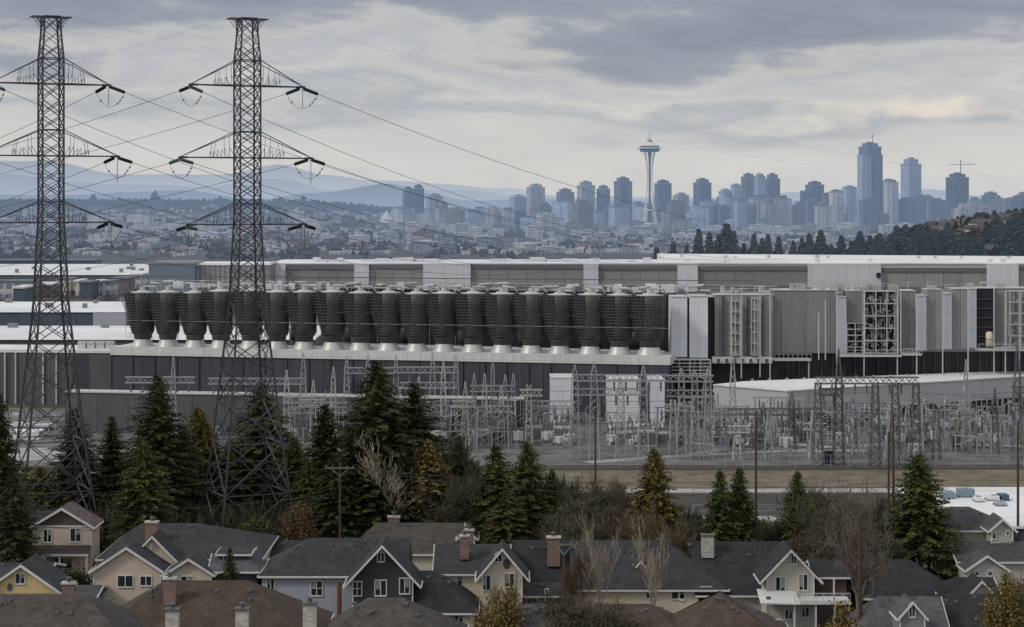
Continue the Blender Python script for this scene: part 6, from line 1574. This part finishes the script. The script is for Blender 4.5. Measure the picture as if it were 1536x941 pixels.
# ================================================================== pylons and lines
PS = mat('pylon_steel', (.050,.050,.055), .55, .2, .5, metal=.2); PS2 = mat('pylon_steel_lower', (.085,.085,.092), .55, .2, .5, metal=.2)
IN = mat('glass_insulator', (.012,.030,.024), .3, .2, 2, spec=.5); IN2 = mat('glass_insulator_pale', (.10,.17,.15), .3, .2, 2, spec=.5)
WR = mat('conductor', (.05,.05,.055), .6); JW = mat('jumper', (.16,.16,.17), .6)
YP = 276.0; SCL = FO/YP; ANG = R(25.4)
def pylon(cpx, label, dy):
    def z_(py): return PZ(py+dy, YP)
    X0 = PX(cpx,YP); t = thing('pylon', label, 'pylon', (X0,YP,z_(812)))
    def cor(py, k):
        pts = [(812,8.0),(733,6.5),(659,5.35),(600,4.6),(552,4.0),(500,3.32),(450,2.74),(376,2.38),(334,2.12),(330,2.05),(88,2.05),(50,1.62),(25,1.56)]
        for (a,ra),(b_,rb_) in zip(pts[:-1],pts[1:]):
            if b_ <= py <= a: r = ra+(rb_-ra)*(a-py)/(a-b_); break
        a = ANG+PI/4+k*PI/2; return Vector((X0+r*math.cos(a), YP+r*math.sin(a), z_(py)))
    lv = [812,733,659,600,552,512,478,448,422,398,376,354,334,314,294,274,254,234,214,194,174,150,126,107,88,67,47,25]
    for k in range(4):
        b = MB()
        for a, c in zip(lv[:-1], lv[1:]): b.bar(cor(a,k), cor(c,k), .15 if a < 420 else .19 )
        b.build('leg', PS, t)
    lo = MB(); hi = MB()
    for a, c in zip(lv[:-1], lv[1:]):
        b = lo if a > 560 else hi; r = .10 if a > 560 else .08
        for k in range(4):
            if a == 67: 
                b.bar(cor(a,k), cor(c,k+1), .05); b.bar(cor(a,k+1), cor(c,k), .05); continue
            b.bar(cor(a,k), cor(c,k+1), r); b.bar(cor(a,k+1), cor(c,k), r)
            if a > 440:   # redundant members
                m = (cor(a,k)+cor(c,k+1)+cor(a,k+1)+cor(c,k))/4; m1 = (cor(a,k)+cor(c,k))/2; m2 = (cor(a,k+1)+cor(c,k+1))/2
                q1 = (cor(a,k)*3+cor(c,k+1))/4; q2 = (cor(a,k+1)*3+cor(c,k))/4
                b.bar(m1, q1, .05, 3); b.bar(m2, q2, .05, 3)
                if a > 640: b.bar(m1, m2, .06, 3); b.bar((cor(a,k)+cor(a,k+1))/2, q1, .05, 3); b.bar((cor(a,k)+cor(a,k+1))/2, q2, .05, 3)
    for py in (733,659,334,303,234,195,126,88,25):
        for k in range(4): (lo if py > 560 else hi).bar(cor(py,k), cor(py,k+1), .10)
    for k in range(4):
        if True: lo.bar(cor(812,k), cor(795,k+1 if False else k), .25)
    lo.build('lower_bracing', PS2, t); hi.build('upper_bracing', PS, t)
    # earth wire beam on top
    b = MB(); ax = Vector((math.cos(ANG),math.sin(ANG),0)); ay = Vector((-ax.y,ax.x,0)); c0 = Vector((X0,YP,z_(26)))
    for s in (-1,1): b.bar(c0-ax*2.65+ay*1.0*s, c0+ax*2.65+ay*1.0*s, .11)
    for s in (-1,1):
        b.bar(c0+ax*2.65*s-ay, c0+ax*2.65*s+ay, .1)
        for s2 in (-1,1):
            for f_, zz in ((2.3,44),(1.9,38),(1.6,34)): b.bar(c0+ax*f_*s+ay*s2, Vector((X0,YP,z_(zz)))+ax*1.12*s+ay*1.1*s2, .05, 3)
    b.build('top_beam', PS, t)
    tips = {}
    for lvl, (yb, yu, hl, hr) in enumerate(((126,88,78,79),(234,195,92,91),(334,302,82,82))):
        for s in (-1,1):
            L = (hl if s < 0 else hr)/SCL/math.cos(ANG); tip = Vector((X0,YP,z_(yb)))+ax*L*s; b = MB()
            # the two tower corners on that side
            ks = sorted(range(4), key=lambda k: -(cor(yb,k)-Vector((X0,YP,0))).dot(ax)*s)[:2]
            for k in ks:
                lo_, up_ = cor(yb,k), cor(yu,k)
                b.bar(lo_, tip, .12); b.bar(up_, tip+Vector((0,0,.12)), .075)
                for i, f_ in enumerate((.18,.32,.46)):
                    p = lo_.lerp(tip,f_); b.bar(p, up_.lerp(tip,f_*.8+.05)*1.0, .035, 3) if i != 1 else None
                    p2 = lo_.lerp(tip,f_-.1); b.bar(p2, up_.lerp(tip,f_)*.45+lo_.lerp(tip,f_)*.55, .035, 3); b.bar(up_.lerp(tip,f_)*.45+lo_.lerp(tip,f_)*.55, p, .035, 3)
            for f_ in (.25,.5,.75): b.bar(cor(yb,ks[0]).lerp(tip,f_), cor(yb,ks[1]).lerp(tip,f_), .05, 3)
            b.bar(cor(yb,ks[0]), cor(yb,ks[1]), .12); b.bar(tip-ax*.9*s, tip+ax*.35*s, .2, 4, caps=True)
            b.build('crossarm', PS, t); tips[(lvl,s)] = tip
    return t, tips, c0, ax
def wire(a, e, sag, label, cat='power line', r=.038, n=40, name='power_line', grp='conductors leaving the pylons'):
    a = Vector(a); e = Vector(e); b = MB(); pts = [a.lerp(e,(i/n)**1.3)-Vector((0,0,4*sag*((i/n)**1.3)*(1-(i/n)**1.3))) for i in range(n+1)]
    b.path(pts, r, 4); o = b.build(name, WR, loc=tuple(a)); tag(o, label, cat, grp); return pts
def string(b, p, q):
    n = 9
    for i in range(n):
        a = p.lerp(q,(i+.1)/n); c = p.lerp(q,(i+.8)/n); b.bar(a, c, .26, 8, .19, caps=True)
    b.bar(p, q, .08, 4)
EN = {}
t1 = pylon(371, 'right one of the two tall dark lattice pylons', 3)
t0 = pylon(76.5, 'left one of the two tall dark lattice pylons', 0)
RE = {0:[(1310,368,490,4.5),(1060,372,480,4.5)], 1:[(1180,388,480,4),(1090,394,470,4.5)], 2:[(900,402,450,2.5),(820,408,450,2.8)]}
for nm, (t, tips, c0, ax), off in (('right', t1, 0), ('left', t0, 1)):
    for (lvl, s), tip in tips.items():
        side = 'right' if s > 0 else 'left'; lvn = ('top','middle','lowest')[lvl]
        # far right-going
        ex, ey, eY, sg = RE[lvl][0 if s > 0 else 1]; ex -= 250*off; ey += 6*off
        e = Vector((PX(ex,eY),eY,PZ(ey,eY)))
        d = (e-tip).normalized(); d.z -= .06; d.normalize()
        p = tip+Vector((.25*s,0,-.25)); qv = p+d*3.3
        b = MB(); string(b, p, qv); b.build('insulator_string', IN if s > 0 else IN2, t)
        wire(qv, e, sg, 'cable going away right from the %s arm, %s side, of the %s pylon' % (lvn, side, nm))
        # left-going
        e2 = Vector((PX(-420+60*s,390),390,PZ(318+lvl*62,390)))
        d = (e2-tip).normalized(); d.z -= .10; d.normalize(); p = tip+Vector((-.25*s-.3,0,-.25)); ql = p+d*2.7
        b = MB(); string(b, p, ql); b.build('insulator_string', IN2 if (lvl == 1 and s < 0) else IN, t)
        wire(ql, e2, 2.6, 'cable going away left from the %s arm, %s side, of the %s pylon' % (lvn, side, nm))
        b = MB(); pts = [ql.lerp(qv,i/12)-Vector((0,0,2.1*math.sin(PI*i/12)**.8)) for i in range(13)]; b.path(pts, .032, 3)
        for i in (2,9,10,11): b.bar(pts[i]-Vector((.12,0,.1)), pts[i]+Vector((.12,0,.1)), .1, 5)
        b.build('jumper_cable', JW, t)
        if s > 0 or lvl == 2: MB().bar(tip, tip-Vector((0,0,3.6 if lvl else 2.9)), .055, 4).build('hanger_rod', PS2, t)
    for s in (-1,1):
        p = c0+ax*2.6*s
        wire(p, (PX(1560-120*off,1100),1100,PZ(268,1100)) if s > 0 else (PX(-500,700),700,PZ(200,700)), 5, 'thin earth wire from the %s end of the top beam of the %s pylon' % ('right' if s > 0 else 'left', nm), r=.012)
# more far lines crossing to the yard
for i,(a,e) in enumerate((((396,225,300),(900,384,640)),((396,300,300),(760,392,600)),((470,320,330),(1100,395,640)))):
    wire((PX(a[0],a[2]),a[2],PZ(a[1],a[2])), (PX(e[0],e[2]),e[2],PZ(e[1],e[2])), 2, ('extra cable descending behind the right pylon to the works, upper one','extra cable descending behind the right pylon to the works, lower one','faint cable crossing the hazy hillside')[i], r=.04) if i < 0 else None
# ---------- wooden poles
WD = mat('pole_wood', (.075,.045,.036), .9, .25, .8, streak=.3)
def pole(px, ytop, Y, zb, label, arms=(), r=.17, cyl=0):
    x = PX(px,Y); zt = PZ(ytop,Y); t = thing('utility_pole', label, 'utility pole', (x,Y,zb))
    MB().bar((x,Y,zb),(x,Y,zt),r*1.15,8,r*.8,caps=True).build('shaft', WD, t)
    for (dz, hw) in arms:
        z = zt-dz; b = MB(); b.box(x-hw,x+hw,Y-r-.14,Y-r-.01,z-.09,z+.09); b.build('crossarm', mat('arm_wood', (.14,.11,.09)), t)
        b = MB(); b.bar((x-hw*.6,Y-r-.1,z),(x,Y-r,z-1.1),.035,3).bar((x+hw*.6,Y-r-.1,z),(x,Y-r,z-1.1),.035,3); b.build('brace', M['steel'], t)
        b = MB()
        for f in (-.92,-.5,.5,.92): b.lathe([(.05,z+.09),(.09,z+.2),(.05,z+.3)],6,x+hw*f,Y-r-.07)
        b.build('insulator', M['insul'], t)
    if cyl: MB().lathe([(.02,zt-2.2),(.28,zt-2.2),(.3,zt-2),(.3,zt-1.2),(.1,zt-1.1)],10,x+.5,Y-.2).build('transformer_can', M['cabg'], t)
    return t
pole(510, 695, 258, -2, 'wooden utility pole with crossarm before the tallest fir', [(.6,1.9)])
pole(893, 622, 268, -1, 'tall bare wooden pole in front of the large grey gantries', (), .16)
pole(1134, 617, 258, -2, 'tall bare wooden pole above the twin green spruces', (), .17)
pole(1333, 648, 252, -2, 'shorter left pole of the close pair left of the broad spruce', (), .15)
pole(1340, 622, 250, -2, 'taller right pole of the close pair left of the broad spruce', (), .16)
pole(1527, 632, 252, -3, 'dark wooden pole at the right edge before the flat shop', (), .17)
pole(846, 812, 215, -5, 'short dark pole with small arm before the long cream house', [(.35,1.5)], .17)
pole(1290, 772, 219, -4, 'weathered pole against the gnarled tree trunk', (), .26)
pole(509, 770, 249, -2, 'thin grey service pole beside the crossarm pole', (), .08)
def span(p, q, sag, label, r=.03): wire(p, q, sag, label, r=r, n=20, name='service_line', grp='service lines between the houses')
def P3(px, py, Y): return (PX(px,Y),Y,PZ(py,Y))
span(P3(-60,752,256), P3(490,702,258), .6, 'wire from the left edge to the crossarm pole, upper')
span(P3(-60,772,250), P3(494,742,258), .8, 'wire from the left edge to the crossarm pole, lower')
span(P3(530,702,258), P3(1130,720,258), 1.0, 'wire running right from the crossarm pole across the brown thicket')
span(P3(526,702,258), P3(1090,742,254), 1.2, 'second wire running right from the crossarm pole')
span(P3(300,806,246), P3(508,780,258), .5, 'pale wire between the right pylon foot and the crossarm pole')
span(P3(0,782,246), P3(300,800,246), .5, 'wire crossing in front of the tall narrow beige house')
span(P3(846,818,215), P3(1290,828,219), .5, 'wire from the short dark pole to the weathered pole')
span(P3(560,800,240), P3(846,820,215), .5, 'wire from the grey house roof to the short dark pole')
span(P3(1290,826,219), P3(1520,812,240), .5, 'wire right of the weathered pole over the black hipped roof')
span(P3(1000,850,225), P3(1290,832,219), .4, 'wire crossing the black roof of the balcony house')
span(P3(1134,700,258), P3(1340,690,250), .8, 'wire between the tall bare poles')
# a few garden and roof details
scene.render.resolution_x = 1024; scene.render.resolution_y = 627
scene.render.engine = 'CYCLES'
scene.cycles.max_bounces = 4; scene.cycles.diffuse_bounces = 2; scene.cycles.transparent_max_bounces = 4
for o in C.objects:
    if o.get('label') == '': del o['label']
